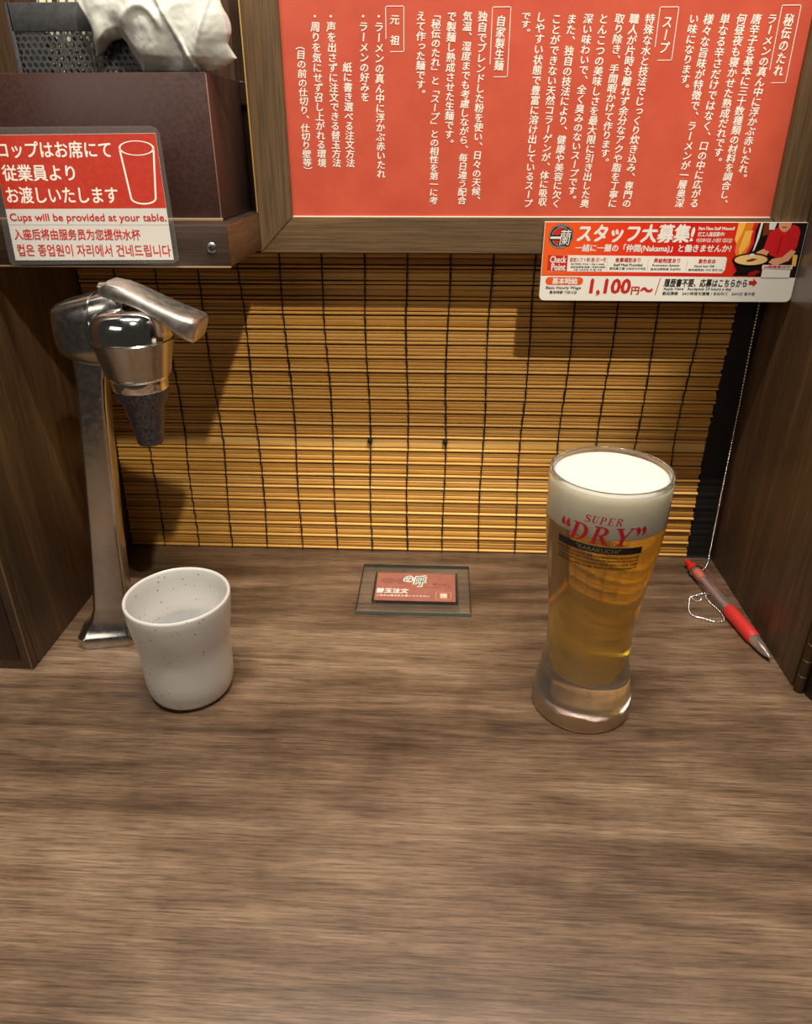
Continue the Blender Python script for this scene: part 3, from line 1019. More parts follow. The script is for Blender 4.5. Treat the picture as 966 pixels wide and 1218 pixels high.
for s, a, b, c, d, mi, bo in [('コップはお席にて', -271.0, -195.0, 66.1, 75.9, 0, .02), ('従業員より', -270.5, -221.5, 52.4, 62.1, 0, .02), ('お渡しいたします', -270.6, -194.8, 38.8, 48.9, 0, .02),
                              ('Cups will be provided at your table.', -271.3, -163.8, 26.4, 32.4, 1, .02), ('入座后将由服务员为您提供水杯', -270.7, -183.0, 15.8, 22.7, 1, .02),
                              ('컵은 종업원이 자리에서 건네드립니다', -270.5, -163.4, 5.3, 12.8, 1, .016)]:
    text_fit(mb, s, a, b, c, d, nplace(5), bo, 0, mi)
mb.build('lettering', [m_white_ink, m_redink], t, smooth=0)
mb = MB()
np_ = nplace(5)
disc2(mb, (-177.9, 71.8), 11.9, 4.4, np_, 0, 36, 0.88)
poly2(mb, [(-189.8, 71.8), (-188.6, 71.8), (-185.2, 42.0), (-186.4, 42.0)], np_)
poly2(mb, [(-167.2, 71.8), (-166.0, 71.8), (-168.6, 42.0), (-169.8, 42.0)], np_)
arc = [(-177.5 + 8.9 * math.cos(a), 42.0 + 4.0 * math.sin(a)) for a in [PI + PI * i / 14 for i in range(15)]]
arci = [(-177.5 + 7.7 * math.cos(a), 42.0 + 3.0 * math.sin(a)) for a in [PI + PI * i / 14 for i in range(15)]]
mb.add([np_(*p) for p in arc + arci], [(k, k + 1, k + 16, k + 15) for k in range(14)])
mb.build('print', m_white_ink, t, smooth=0)

# ------------------------------------------------------------------ water tap
t = thing('water_tap', 'chrome lever water tap standing on the counter beside the left partition', 'tap', (-0.255, -0.16, 0.0))


def rrect(cx, cy, z, hw, hd, r, rot=0.0, n=5, dz=(0, 0)):
    pts = []
    for sx, sy, a0 in ((1, 1, 0), (-1, 1, 90), (-1, -1, 180), (1, -1, 270)):
        for k in range(n):
            a = math.radians(a0 + 90 * k / (n - 1))
            x, y = sx * (hw - r) + r * math.cos(a), sy * (hd - r) + r * math.sin(a)
            X, Y = x * math.cos(rot) - y * math.sin(rot), x * math.sin(rot) + y * math.cos(rot)
            pts.append((cx + X, cy + Y, z + dz[0] * x + dz[1] * y))
    return pts


R12 = math.radians(11)
mb = MB()
mb.rings([rrect(-0.2550, -0.1585, 0.0004, 0.0236, 0.0165, 0.007, R12), rrect(-0.2550, -0.1585, 0.0098, 0.0238, 0.0167, 0.007, R12),
          rrect(-0.2548, -0.1580, 0.0112, 0.0226, 0.0158, 0.007, R12), rrect(-0.2530, -0.1572, 0.0172, 0.0190, 0.0138, 0.0055, R12),
          rrect(-0.2505, -0.1562, 0.0255, 0.0158, 0.0122, 0.004, R12), rrect(-0.2490, -0.1556, 0.0340, 0.0143, 0.0115, 0.003, R12)], cap1=False)
mb.build('base', m_steel, t, smooth=50)
mb = MB()
secs = [(0.034, -0.2490, 0.0143, 0.0115), (0.06, -0.2462, 0.0128, 0.0112), (0.10, -0.2420, 0.0115, 0.0110), (0.14, -0.2372, 0.0108, 0.0110), (0.18, -0.2328, 0.0102, 0.0112), (0.21, -0.2290, 0.0098, 0.0116), (0.228, -0.2262, 0.0100, 0.0120), (0.246, -0.2235, 0.0115, 0.0126)]
mb.rings([rrect(x, -0.1556, z, hw, hd, 0.0032, R12) for z, x, hw, hd in secs])
mb.build('post', m_steel, t, smooth=50)


def superring(x, cz, hy, hz, cy, n=32, e=0.55):
    pts = []
    for k in range(n):
        a = 2 * PI * k / n
        c, s = math.cos(a), math.sin(a)
        pts.append((x, cy + hy * math.copysign(abs(c) ** e, c), cz + hz * math.copysign(abs(s) ** e, s)))
    return pts


mb = MB()
sec = [(-0.2400, 0.2635, 0.0145, 0.0150), (-0.2388, 0.2635, 0.0162, 0.0172), (-0.2330, 0.2632, 0.0180, 0.0198), (-0.2260, 0.2630, 0.0195, 0.0218), (-0.2180, 0.2632, 0.0208, 0.0235),
       (-0.2110, 0.2640, 0.0212, 0.0246), (-0.2105, 0.2640, 0.0205, 0.0240), (-0.2098, 0.2640, 0.0212, 0.0248), (-0.2020, 0.2660, 0.0206, 0.0244), (-0.1945, 0.2700, 0.0186, 0.0210), (-0.1890, 0.2720, 0.0150, 0.0170)]
mb.rings([superring(x, cz, hy, hz, -0.158) for x, cz, hy, hz in sec])
mb.build('head', m_steel, t, smooth=40)
AX, AY = -0.1885, -0.1655
mb = MB()
mb.lathe([(0.0, 0.2335), (0.0208, 0.2335), (0.0222, 0.2345), (0.0232, 0.240), (0.0252, 0.249), (0.0272, 0.2570), (0.0276, 0.2582), (0.0270, 0.2592), (0.0, 0.2592)], (AX, AY, 0), 64)
mb.build('collar', m_steel, t, smooth=40)
mb = MB()
mb.lathe([(0.0266, 0.2590), (0.0268, 0.2640), (0.0262, 0.2700), (0.0240, 0.2752), (0.0195, 0.2785), (0.0120, 0.2800), (0.0, 0.2805)], (AX, AY, 0), 64)
mb.build('dome', m_chrome, t, smooth=60)
mb = MB()
mb.lathe([(0.0, 0.2340), (0.0200, 0.2340), (0.0205, 0.2332), (0.0200, 0.2318), (0.0192, 0.2310), (0.0190, 0.2245), (0.0186, 0.2238), (0.0, 0.2238)], (AX, AY, 0), 48)
mb.build('ring', m_chrome, t, smooth=40)
mb = MB()
mb.lathe([(0.0, 0.2290), (0.0184, 0.2290), (0.0186, 0.2250), (0.0181, 0.2200), (0.0172, 0.2160), (0.0150, 0.2140), (0.0142, 0.2120), (0.0126, 0.2030), (0.0108, 0.1930), (0.0094, 0.1845), (0.0088, 0.1825), (0.0070, 0.1818), (0.0064, 0.1835), (0.0, 0.1850)], (AX, AY, 0), 48)
mb.build('nozzle', m_frost, t, smooth=40)
mb = MB()
lv = [(-0.2050, 0.2885, 0.0080, 0.0050), (-0.1990, 0.2915, 0.0110, 0.0058), (-0.1900, 0.2900, 0.0135, 0.0052), (-0.1800, 0.2860, 0.0150, 0.0046), (-0.1700, 0.2810, 0.0158, 0.0044), (-0.1600, 0.2756, 0.0164, 0.0050), (-0.1520, 0.2706, 0.0166, 0.0066), (-0.1450, 0.2668, 0.0160, 0.0080), (-0.1420, 0.2652, 0.0145, 0.0078), (-0.1405, 0.2646, 0.0120, 0.0060)]
mb.rings([[(x + (pz - z) * 0.35, py, pz) for (_, py, pz) in superring(x, z, hy, hz, -0.163, 32, 0.42)] for x, z, hy, hz in lv])
mb.build('lever', m_satin, t, smooth=50)
mb = MB()
mb.rings([superring(x, 0.2900, hy, 0.0052, -0.160, 20, 0.8) for x, hy in ((-0.2065, 0.006), (-0.2058, 0.0085), (-0.2005, 0.0095), (-0.1950, 0.0085), (-0.1942, 0.006))])
mb.sphere((-0.1885, -0.152, 0.2905), 0.0042, 14, 10)
mb.build('pivot', m_chrome, t, smooth=50)

# ------------------------------------------------------------------ speckled cup


def speckle_mat():
    m, nt, b = new_mat('speckled_white')
    v = node(nt, 'ShaderNodeTexVoronoi')
    v.inputs['Scale'].default_value = 1.0
    nt.links.new(coords(nt, (260, 260, 260)), v.inputs['Vector'])
    n = noise(nt, coords(nt, (90, 90, 90)), 1.0, 2.0)
    sel = math_node(nt, 'MULTIPLY', math_node(nt, 'LESS_THAN', v.outputs['Distance'], 0.15), math_node(nt, 'GREATER_THAN', n, 0.53))
    c = mixc(nt, sel, srgb(232, 229, 222), srgb(104, 92, 78))
    nt.links.new(c, b.inputs['Base Color'])
    b.inputs['Roughness'].default_value = 0.22
    b.inputs['Subsurface Weight'].default_value = 0.1
    b.inputs['Subsurface Radius'].default_value = (0.004, 0.004, 0.003)
    return m


CC = (-0.1662, -0.2183, 0.0)
t = thing('drinking_cup', 'white speckled tumbler of water in front of the tap', 'cup', CC)
mb = MB()
outp = [(0.0, 0.0022), (0.0250, 0.0022), (0.0262, 0.0006), (0.0282, 0.0006), (0.0302, 0.0030), (0.0318, 0.0075), (0.0328, 0.0150), (0.0332, 0.0240), (0.0333, 0.0380), (0.0338, 0.0470), (0.0350, 0.0550), (0.0362, 0.0630), (0.0371, 0.0710), (0.0377, 0.0780), (0.0380, 0.0838), (0.0378, 0.0852), (0.0368, 0.0859), (0.0358, 0.0852), (0.0354, 0.0838), (0.0350, 0.0770), (0.0343, 0.0680), (0.0332, 0.0600), (0.0320, 0.0545), (0.0311, 0.0500), (0.0305, 0.0400), (0.0302, 0.0200), (0.0292, 0.0100), (0.0265, 0.0062), (0.0, 0.0055)]
mb.lathe(outp, CC, 72)
mb.build('cup_body', speckle_mat(), t, smooth=60)
m_water, nt, b = new_mat('water')
b.inputs['Base Color'].default_value = (0.95, 0.97, 1.0, 1)
b.inputs['Transmission Weight'].default_value = 0.9
b.inputs['IOR'].default_value = 1.33
b.inputs['Roughness'].default_value = 0.02
bump(nt, b, noise(nt, coords(nt, (60, 60, 60)), 1.0, 1.0), 0.05, 0.002)
mb = MB()
mb.lathe([(0.0, 0.0508), (0.0305, 0.0508), (0.0309, 0.0500), (0.0303, 0.0400), (0.0298, 0.0200)], CC, 64)
mb.build('water', m_water, t, smooth=30)

# ------------------------------------------------------------------ beer glass
GC = (0.133, -0.2204, 0.0)
t = thing('beer_glass', 'tall flared glass of golden beer with white foam and red lettering', 'glass', GC)
OUT = [(0.0355, 0.0004), (0.0364, 0.0014), (0.0367, 0.0045), (0.0362, 0.0100), (0.0352, 0.0170), (0.0338, 0.0250), (0.0322, 0.0335), (0.0308, 0.0430), (0.0299, 0.0520), (0.0297, 0.0600), (0.0299, 0.0700), (0.0305, 0.0790),
       (0.0313, 0.0880), (0.0322, 0.0970), (0.0332, 0.1060), (0.0342, 0.1150), (0.0352, 0.1230), (0.0363, 0.1320), (0.0374, 0.1410), (0.0382, 0.1500), (0.0387, 0.1590), (0.0390, 0.1690), (0.0391, 0.1780), (0.0391, 0.1870), (0.0390, 0.1905)]
INN = [(0.0364, 0.1905), (0.0364, 0.1800), (0.0361, 0.1600), (0.0345, 0.1450), (0.0322, 0.1290), (0.0296, 0.1120), (0.0270, 0.0950), (0.0238, 0.0780), (0.0212, 0.0620), (0.0186, 0.0480), (0.0164, 0.0370), (0.0140, 0.0300), (0.0090, 0.0272), (0.0, 0.0268)]


def rad_at(prof, z):
    tab = sorted((zz, r) for r, zz in prof)
    return interp(z, tab)


def frosted_glass(name, haze, rough, tint):
    m, nt, b = new_mat(name)
    nt.nodes.remove(b)
    out = nt.nodes['Material Output']
    g = node(nt, 'ShaderNodeBsdfGlass')
    g.inputs['Roughness'].default_value = rough
    g.inputs['IOR'].default_value = 1.45
    g.inputs['Color'].default_value = tint
    d = node(nt, 'ShaderNodeBsdfDiffuse')
    d.inputs[0].default_value = (0.78, 0.74, 0.66, 1)
    mx = node(nt, 'ShaderNodeMixShader')
    mx.inputs[0].default_value = haze
    nt.links.new(g.outputs[0], mx.inputs[1])
    nt.links.new(d.outputs[0], mx.inputs[2])
    n = noise(nt, coords(nt, (700, 700, 500)), 1.0, 2.0)
    bp = node(nt, 'ShaderNodeBump')
    bp.inputs['Strength'].default_value = 0.08
    bp.inputs['Distance'].default_value = 0.0005
    nt.links.new(n, bp.inputs['Height'])
    nt.links.new(bp.outputs[0], g.inputs['Normal'])
    nt.links.new(mx.outputs[0], out.inputs[0])
    return m


m_foot = frosted_glass('chilled_glass', 0.07, 0.05, (0.985, 0.98, 0.96, 1))
# upper wall (thin, chilled) and thick foot are one body with two finishes
mb = MB()
mb.lathe([(0.0, 0.0024), (0.0290, 0.0024), (0.0330, 0.0008)] + OUT + [(0.0388, 0.1914), (0.0378, 0.1919), (0.0368, 0.1914), (0.0365, 0.1905), (0.0365, 0.1870)], GC, 96)
mb.build('glass_body', m_foot, t, smooth=50)


def beer_mat():
    m, nt, b = new_mat('beer')
    nt.nodes.remove(b)
    out = nt.nodes['Material Output']
    g = node(nt, 'ShaderNodeBsdfGlass')
    g.inputs['Color'].default_value = (1.0, 0.85, 0.18, 1)
    g.inputs['Roughness'].default_value = 0.10
    g.inputs['IOR'].default_value = 1.02
    tl = node(nt, 'ShaderNodeBsdfTranslucent')
    tl.inputs[0].default_value = (1.0, 0.72, 0.07, 1)
    d = node(nt, 'ShaderNodeBsdfDiffuse')
    d.inputs[0].default_value = (0.95, 0.63, 0.04, 1)
    m1 = node(nt, 'ShaderNodeMixShader')
    m1.inputs[0].default_value = 0.55
    nt.links.new(tl.outputs[0], m1.inputs[1])
    nt.links.new(d.outputs[0], m1.inputs[2])
    m2 = node(nt, 'ShaderNodeMixShader')
    m2.inputs[0].default_value = 0.28
    nt.links.new(g.outputs[0], m2.inputs[1])
    nt.links.new(m1.outputs[0], m2.inputs[2])
    nt.links.new(m2.outputs[0], out.inputs[0])
    return m


mb = MB()
ZB = 0.1590
bp_ = [(r, z) for r, z in INN[::-1] if z < ZB] + [(0.0362, ZB), (0.0, ZB)]
mb.lathe(bp_, GC, 72)
mb.build('beer', beer_mat(), t, smooth=40)
# foam head: slightly domed, bubbly top
m_foam, nt, b = new_mat('foam')
b.inputs['Base Color'].default_value = srgb(230, 228, 214)
b.inputs['Roughness'].default_value = 0.7
b.inputs['Subsurface Weight'].default_value = 1.0
b.inputs['Subsurface Radius'].default_value = (0.016, 0.015, 0.013)
b.inputs['Subsurface Scale'].default_value = 1.0
bump(nt, b, noise(nt, coords(nt, (500, 500, 500)), 1.0, 5.0, 0.7), 0.35, 0.001)
mb = MB()
prof = [(0.0, ZB + 0.0003), (0.0362, ZB + 0.0003), (0.0364, 0.164), (0.0364, 0.170), (0.0364, 0.178), (0.0363, 0.184), (0.0362, 0.1870), (0.0362, 0.1882)]
rr = []
n = 72
for r, z in prof[1:]:
    rr.append([(GC[0] + r * math.cos(2 * PI * k / n), GC[1] + r * math.sin(2 * PI * k / n), z) for k in range(n)])
for j in range(1, 14):
    r = 0.0362 * (1 - j / 14)
    ring = []
    for k in range(n):
        x, y = r * math.cos(2 * PI * k / n), r * math.sin(2 * PI * k / n)
        p = Vector((x * 60, y * 160, 0))
        ring.append((GC[0] + x, GC[1] + y, 0.1888 + 0.0012 * (1 - (r / 0.0358) ** 2) + 0.0005 * mn.noise(p) + 0.0002 * mn.noise(p * 4)))
    rr.append(ring)
mb.rings(rr)
mb.build('foam', m_foam, t, smooth=60)


def gplace(u, v):
    """u = arc angle in degrees from the print's centre, v = height in metres"""
    a = math.radians(-106.5 + u)
    r = rad_at(OUT, v) + 0.00035
    return (GC[0] + r * math.cos(a), GC[1] + r * math.sin(a), v)


def strip(mb, inner, outer, place, mat=None):
    n = len(inner)
    mb.add([place(*p) for p in outer] + [place(*p) for p in inner], [(k, k + 1, k + 1 + n, k + n) for k in range(n - 1)], mat)


def serif(mb, ch, u0, w, z0, h, place, shear=0.28, mat=0):
    q = lambda x, y: place(u0 + (x + shear * (y - 0.5)) * w, z0 + y * h)

    def rect(x0, y0, x1, y1):
        mb.add([q(x0, y0), q(x1, y0), q(x1, y1), q(x0, y1)], [(0, 1, 2, 3)], mat)

    def pol(*pts):
        mb.add([q(*p) for p in pts], [tuple(range(len(pts)))], mat)

    def bowl(cx, cy, rx, ry, ix, iy, cxi=None):
        a = [-PI / 2 + PI * i / 18 for i in range(19)]
        strip(mb, [(cx + ix * math.cos(t_), cy + iy * math.sin(t_)) for t_ in a], [(cx + rx * math.cos(t_), cy + ry * math.sin(t_)) for t_ in a], q, mat)
    if ch == 'D':
        rect(.12, .03, .33, .97); rect(.0, 0, .42, .07); rect(.0, .93, .42, 1)
        bowl(.40, .5, .52, .5, .29, .43)
    elif ch == 'R':
        rect(.12, .03, .33, .97); rect(.0, 0, .45, .07); rect(.0, .93, .42, 1)
        bowl(.40, .73, .42, .27, .20, .20)
        rect(.30, .46, .45, .53)
        pol((.38, .50), (.62, .50), (.98, .0), (.74, .0)); rect(.74, 0, 1.06, .07)
    elif ch == 'P':
        rect(.12, .03, .33, .97); rect(.0, 0, .45, .07); rect(.0, .93, .42, 1)
        bowl(.40, .71, .42, .29, .20, .21)
        rect(.30, .42, .45, .49)
    elif ch == 'E':
        rect(.12, .03, .33, .97); rect(.0, 0, .85, .08); rect(.0, .92, .82, 1); rect(.3, .46, .62, .54)
        rect(.77, .08, .85, .28); rect(.74, .74, .82, .92); rect(.56, .38, .62, .62)
    elif ch == 'U':
        rect(.10, .30, .30, .97); rect(.68, .30, .76, .97); rect(-.02, .93, .42, 1); rect(.54, .93, .90, 1)
        a = [PI + PI * i / 16 for i in range(17)]
        strip(mb, [(.49 + .19 * math.cos(t_), .30 + .22 * math.sin(t_)) for t_ in a], [(.43 + .33 * math.cos(t_), .30 + .30 * math.sin(t_)) for t_ in a], q, mat)
    elif ch == 'S':
        pts = [(.78, .76), (.70, .88), (.50, .95), (.28, .90), (.18, .75), (.26, .60), (.50, .50), (.74, .40), (.84, .25), (.74, .09), (.48, .04), (.24, .10), (.14, .24)]
        wd = [.02, .05, .06, .08, .10, .11, .11, .11, .10, .08, .06, .05, .02]
        inn, ou = [], []
        for i in range(len(pts)):
            p0, p1 = pts[max(0, i - 1)], pts[min(len(pts) - 1, i + 1)]
            dx, dy = p1[0] - p0[0], p1[1] - p0[1]
            l = math.hypot(dx, dy)
            nx, ny = -dy / l * wd[i], dx / l * wd[i]
            inn.append((pts[i][0] + nx, pts[i][1] + ny)); ou.append((pts[i][0] - nx, pts[i][1] - ny))
        strip(mb, inn, ou, q, mat)
        rect(.76, .68, .82, .98); rect(.10, .02, .16, .32)
    elif ch == 'Y':
        rect(.40, .03, .62, .5); rect(.26, 0, .76, .07)
        pol((.02, .97), (.26, .97), (.62, .46), (.40, .44)); pol((.80, .97), (.90, .97), (.62, .44), (.54, .52))
        rect(-.06, .93, .38, 1); rect(.66, .93, 1.06, 1)


m_logo_red = plain('logo_red', srgb(196, 26, 40), 0.4)
m_gold = plain('bar_text', srgb(150, 140, 110), 0.4)
mb = MB()
serif(mb, 'D', -27.5, 17.5, 0.1566, 0.0126, gplace)
serif(mb, 'R', -7.6, 16.5, 0.1566, 0.0126, gplace)
serif(mb, 'Y', 12.0, 16.5, 0.1566, 0.0126, gplace)
text_fit(mb, '“', -38.5, -29.5, 0.1638, 0.1692, gplace, 0.03, 0.2 * 0, 0)
text_fit(mb, '”', 32.0, 41.0, 0.1638, 0.1692, gplace, 0.03, 0, 0)


def gshear(u, v):
    return gplace(u + (v - 0.173) * 500, v)


for k, ch in enumerate('SUPER'):
    serif(mb, ch, -15.5 + 6.9 * k, 6.2, 0.1708, 0.0052, gplace)
strip(mb, [(-42 + 83 * i / 40, 0.1502) for i in range(41)], [(-42 + 83 * i / 40, 0.1551) for i in range(41)], gplace, 1)


def gplace2(u, v):
    a = math.radians(-106.5 + u)
    r = rad_at(OUT, v) + 0.0006
    return (GC[0] + r * math.cos(a), GC[1] + r * math.sin(a), v)


text_fit(mb, '"KARAKUCHI"', -21, 20, 0.1512, 0.1542, gplace2, 0.0, 0.0, 2)
for k, s in enumerate(['FROM ITS RICH TASTE AND COMBINATION OF HIGH AND', 'QUALITY YEAST AND OUR ADVANCED BREWING TECHNIQUES', 'COMES A SMOOTH DRINKABLE TASTE WITH SUPERB SHARP', 'REFRESHING AND CLEAR FINISH SUPER DRINKABILITY']):
    text_fit(mb, s, -42, 40, 0.1467 - 0.0027 * k, 0.1485 - 0.0027 * k, gplace, 0.03, 0, 3, 1)
mb.build('printed_logo', [m_logo_red, m_blackink, m_gold, plain('small_print', srgb(56, 34, 14), 0.5)], t, smooth=0)

# ------------------------------------------------------------------ clear order plate on the counter
t = thing('order_plate', 'clear acrylic plate holding a red order card flat on the counter', 'plate', (0.002, -0.0755, 0.0))
m_acr = clear_film('acrylic', tint=(0.985, 0.99, 0.985, 1), haze=0.015, gloss=0.02, rough=0.05, fres=0.15)
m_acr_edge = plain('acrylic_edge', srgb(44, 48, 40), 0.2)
m_edge_lit = plain('acrylic_edge_lit', srgb(112, 122, 110), 0.15)  # same acrylic in a paler colour, lit look painted on the front edge
PX0, PX1, PY0, PY1 = -0.0495, 0.0532, -0.1155, -0.0364
MB().box((PX0, PY0, 0.0006), (PX1, PY1, 0.0034), 0.0003).build('plate', m_acr, t)
mb = MB()
e = 0.0008
mb.cur = 0
mb.box((PX0 - e, PY0, 0.0003), (PX0, PY1, 0.0036)).box((PX1, PY0, 0.0003), (PX1 + e, PY1, 0.0036)).box((PX0 - e, PY1, 0.0003), (PX1 + e, PY1 + e, 0.0036))
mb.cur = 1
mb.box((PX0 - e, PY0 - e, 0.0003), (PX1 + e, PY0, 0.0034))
mb.build('edge', [m_acr_edge, m_edge_lit], t)
KX0, KX1, KY0, KY1 = -0.0346, 0.0402, -0.0996, -0.0527
mb = MB()
mb.box((KX0, KY0, 0.0036), (KX1, KY1, 0.0045), 0.0002)
m_cardred = mottled('order_card_red', srgb(156, 96, 82), srgb(170, 110, 94), 120, rough=0.35)
card_o = mb.build('card', m_cardred, t)
for x0, x1 in ((KX0 - 0.0022, KX0 - 0.0004), (KX1 + 0.0004, KX1 + 0.0022)):
    MB().box((x0, KY0 - 0.001, 0.0034), (x1, KY1 + 0.001, 0.0050), 0.0003).build('dark_strip', m_acr_edge, t)  # dark strips on either side of the card
pc = lambda n: (lambda u, v: (u, v, 0.0045 + 0.00003 * n))
mats = [m_white_ink, plain('teal_ink', srgb(92, 124, 118), 0.5), plain('dark_red_ink', srgb(92, 40, 34), 0.5), plain('pale_stamp', srgb(226, 170, 140), 0.5), plain('card_dull_red', srgb(142, 88, 76), 0.5)]  # last tone is for the slightly darker discs on the card
mb = MB()
disc2(mb, (-0.0235, -0.0665), 0.0075, 0.005, pc(1), 4)
disc2(mb, (-0.0115, -0.0668), 0.0048, 0.0048, pc(1), 4)
text_fit(mb, '呼', 0.0005, 0.0130, -0.0752, -0.0572, pc(2), 0.09, 0.1, 0)
text_fit(mb, 'の', -0.0090, 0.0002, -0.0680, -0.0580, pc(2), 0.09, 0.1, 0)
text_fit(mb, '呼', 0.0012, 0.0124, -0.0745, -0.0580, pc(3), 0.015, 0.1, 1)
text_fit(mb, 'の', -0.0082, -0.0006, -0.0673, -0.0587, pc(3), 0.015, 0.1, 1)
text_fit(mb, '呼び出し', 0.0185, 0.0362, -0.0740, -0.0690, pc(2), 0.0, 0.1, 2)
text_fit(mb, 'ボタンを押してください', 0.0110, 0.0370, -0.0778, -0.0752, pc(2), 0.0, 0, 2)
text_fit(mb, '替玉注文', -0.0338, -0.0035, -0.0876, -0.0798, pc(2), 0.04, 0.1, 0)
text_fit(mb, 'ご注文は替玉札を置いてください', -0.0330, 0.0162, -0.0932, -0.0902, pc(2), 0.02, 0, 0)
for a, b, c, d in ((0.0219, -0.0844, 0.0360, -0.0840), (0.0219, -0.0966, 0.0360, -0.0962), (0.0219, -0.0966, 0.0223, -0.0840), (0.0356, -0.0966, 0.0360, -0.0840)):
    poly2(mb, [(a, b), (c, b), (c, d), (a, d)], pc(2), 3)
poly2(mb, [(0.0258, -0.0945), (0.0325, -0.0945), (0.0325, -0.0865), (0.0258, -0.0865)], pc(2), 3)
text_fit(mb, '押', 0.0265, 0.0318, -0.0940, -0.0870, pc(3), 0.02, 0, 0)
mb.build('lettering', mats, card_o, smooth=0)

# ------------------------------------------------------------------ pen
A, B = Vector((0.2700, -0.0205, 0.0068)), Vector((0.2935, -0.1690, 0.0052))
ax = (B - A).normalized()
sd = ax.cross(Vector((0, 0, 1))).normalized()
upn = sd.cross(ax)
t = thing('ballpoint_pen', 'red ballpoint pen lying against the foot of the right partition', 'pen', ((A.x + B.x) / 2, (A.y + B.y) / 2, 0.0))
L = (B - A).length


def pen_lathe(mb, prof, n=28):
    rr = []
    for r, s in prof:
        c = A + ax * (s * L)
        rr.append([c + r * (math.cos(2 * PI * k / n) * sd + math.sin(2 * PI * k / n) * upn) for k in range(n)])
    return mb.rings(rr)


m_penred = plain('pen_red', srgb(208, 36, 34), 0.3)
m_rubber = mottled('pen_grip', srgb(196, 40, 38), srgb(214, 54, 48), 600, rough=0.55)
m_clear = clear_film('pen_barrel', tint=(0.95, 0.86, 0.84, 1), haze=0.12, haze_col=(0.8, 0.7, 0.68, 1), gloss=0.12, rough=0.05)
mb = MB()
pen_lathe(mb, [(0.0001, 0.0), (0.0024, 0.003), (0.0028, 0.012), (0.0028, 0.07), (0.0046, 0.075), (0.0050, 0.085), (0.0050, 0.120), (0.0001, 0.122)])
mb.build('push_button', m_penred, t)
mb = MB()
pen_lathe(mb, [(0.0052, 0.118), (0.0056, 0.120), (0.0056, 0.136), (0.0052, 0.138), (0.0001, 0.139)])
mb.build('ring', m_steel, t)
mb = MB()
pen_lathe(mb, [(0.0052, 0.138), (0.0054, 0.16), (0.0055, 0.4), (0.0056, 0.55), (0.0054, 0.56)])
mb.build('barrel', m_clear, t)
mb = MB()
mb.cur = 0
pen_lathe(mb, [(0.0001, 0.14), (0.0042, 0.142), (0.0044, 0.155), (0.0042, 0.205), (0.0030, 0.22), (0.0001, 0.221)])
mb.cur = 1
pen_lathe(mb, [(0.0001, 0.22), (0.0022, 0.222), (0.0022, 0.56), (0.0001, 0.562)])
mb.build('refill', [plain('pen_orange', srgb(220, 92, 30), 0.35), plain('refill_tube', srgb(150, 120, 112), 0.3)], t)
mb = MB()
pen_lathe(mb, [(0.0050, 0.552), (0.0058, 0.560), (0.0062, 0.60), (0.0060, 0.70), (0.0062, 0.78), (0.0060, 0.832), (0.0052, 0.840), (0.0001, 0.841)])
mb.build('grip', m_rubber, t)
mb = MB()
pen_lathe(mb, [(0.0050, 0.838), (0.0049, 0.86), (0.0040, 0.92), (0.0027, 0.968), (0.0016, 0.985), (0.0009, 1.0), (0.0001, 1.003)])
mb.build('tip', plain('tip_metal', (0.75, 0.68, 0.64, 1), 0.18, 0.85), t)
mb = MB()
rr = []
for s, o, w_, h_ in ((0.10, 0.0058, 0.0030, 0.0012), (0.13, 0.0078, 0.0034, 0.0012), (0.18, 0.0082, 0.0034, 0.0011), (0.30, 0.0080, 0.0030, 0.0010), (0.42, 0.0074, 0.0026, 0.0010), (0.45, 0.0068, 0.0020, 0.0008)):
    c = A + ax * (s * L) + (upn * 0.55 - sd * 0.83).normalized() * o
    d1 = (upn * 0.55 - sd * 0.83).normalized()
    d2 = ax.cross(d1)
    rr.append([c + d1 * h_ * 0.5 + d2 * w_ * 0.5, c + d1 * h_ * 0.5 - d2 * w_ * 0.5, c - d1 * h_ * 0.5 - d2 * w_ * 0.5, c - d1 * h_ * 0.5 + d2 * w_ * 0.5])
mb.rings(rr)
mb.build('clip', clear_film('clip_clear', tint=(0.95, 0.6, 0.56, 1), haze=0.2, haze_col=(0.7, 0.25, 0.22, 1), gloss=0.3, rough=0.05), t)

# ------------------------------------------------------------------ bead chains
m_bead = plain('bead_metal', (0.80, 0.78, 0.74, 1), 0.2, 1.0)


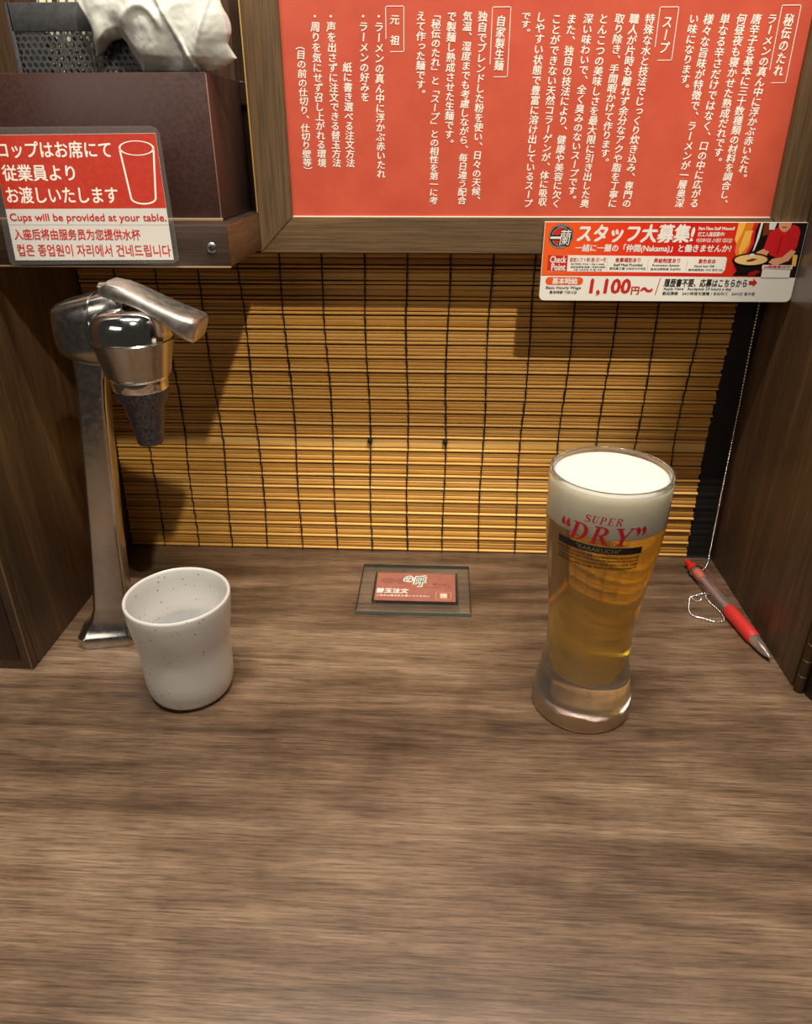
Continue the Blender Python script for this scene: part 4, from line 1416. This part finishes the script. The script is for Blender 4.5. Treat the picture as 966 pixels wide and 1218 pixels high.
def resample(pts, step, closed=False):
    pts = [Vector(p) for p in pts]
    if closed:
        pts.append(pts[0])
    out, acc = [pts[0].copy()], 0.0
    for a, b in zip(pts, pts[1:]):
        l = (b - a).length
        d = step - acc
        while d <= l:
            out.append(a + (b - a) * (d / l))
            d += step
        acc = l - (d - step)
    return out


def bead_chain(name, pts, label, step=0.0028, r=0.00115, closed=False):
    mb = MB()
    ps = resample(pts, step, closed)
    for p in ps:
        mb.sphere(p, r, 8, 6)
    mb.tube(ps, r * 0.2, 5)
    o = mb.build(name, m_bead, None, smooth=60)
    return tag(o, label, 'chain')


vc = [(0.2914, -0.0085, 0.2955), (0.2918, -0.0085, 0.2538), (0.2922, -0.0085, 0.2193), (0.2936, -0.0085, 0.1657), (0.2946, -0.0085, 0.0904), (0.2954, -0.0090, 0.030), (0.2950, -0.0110, 0.0080), (0.2935, -0.0150, 0.0012), (0.2890, -0.0230, 0.0011), (0.2830, -0.0300, 0.0011)]
bead_chain('bead_chain', vc, 'silver bead chain hanging beside the blind down to the red pen')


def smooth_loop(pts, n=6):
    out = []
    m = len(pts)
    for i in range(m):
        p0, p1, p2, p3 = (Vector(pts[(i + k) % m]) for k in (-1, 0, 1, 2))
        for k in range(n):
            s = k / n
            out.append(0.5 * ((2 * p1) + (-p0 + p2) * s + (2 * p0 - 5 * p1 + 4 * p2 - p3) * s * s + (-p0 + 3 * p1 - 3 * p2 + p3) * s ** 3))
    return out


lp = [(0.2769, -0.0711), (0.2709, -0.0714), (0.2594, -0.0773), (0.2552, -0.0868), (0.2513, -0.0998), (0.2526, -0.1072), (0.2601, -0.1106), (0.2685, -0.1151), (0.2763, -0.1147), (0.2789, -0.1085), (0.2776, -0.096), (0.2745, -0.0859), (0.2735, -0.0753)]
lp = [(x - 0.0012, y, 0.0011) for x, y in lp]
curl = [(0.2600, -0.0752), (0.2592, -0.0813), (0.2623, -0.0842), (0.2668, -0.081), (0.2664, -0.0762)]
o = bead_chain('bead_chain', smooth_loop(lp), 'small loop of silver bead chain lying on the counter beside the pen', closed=True)
mb = MB()
for p in resample(smooth_loop([(x, y, 0.0012) for x, y in curl]), 0.0022, True):
    mb.sphere(p, 0.0009, 8, 6)
mb.build('end_curl', m_bead, o, smooth=60)

bpy.data.objects.remove(_to)
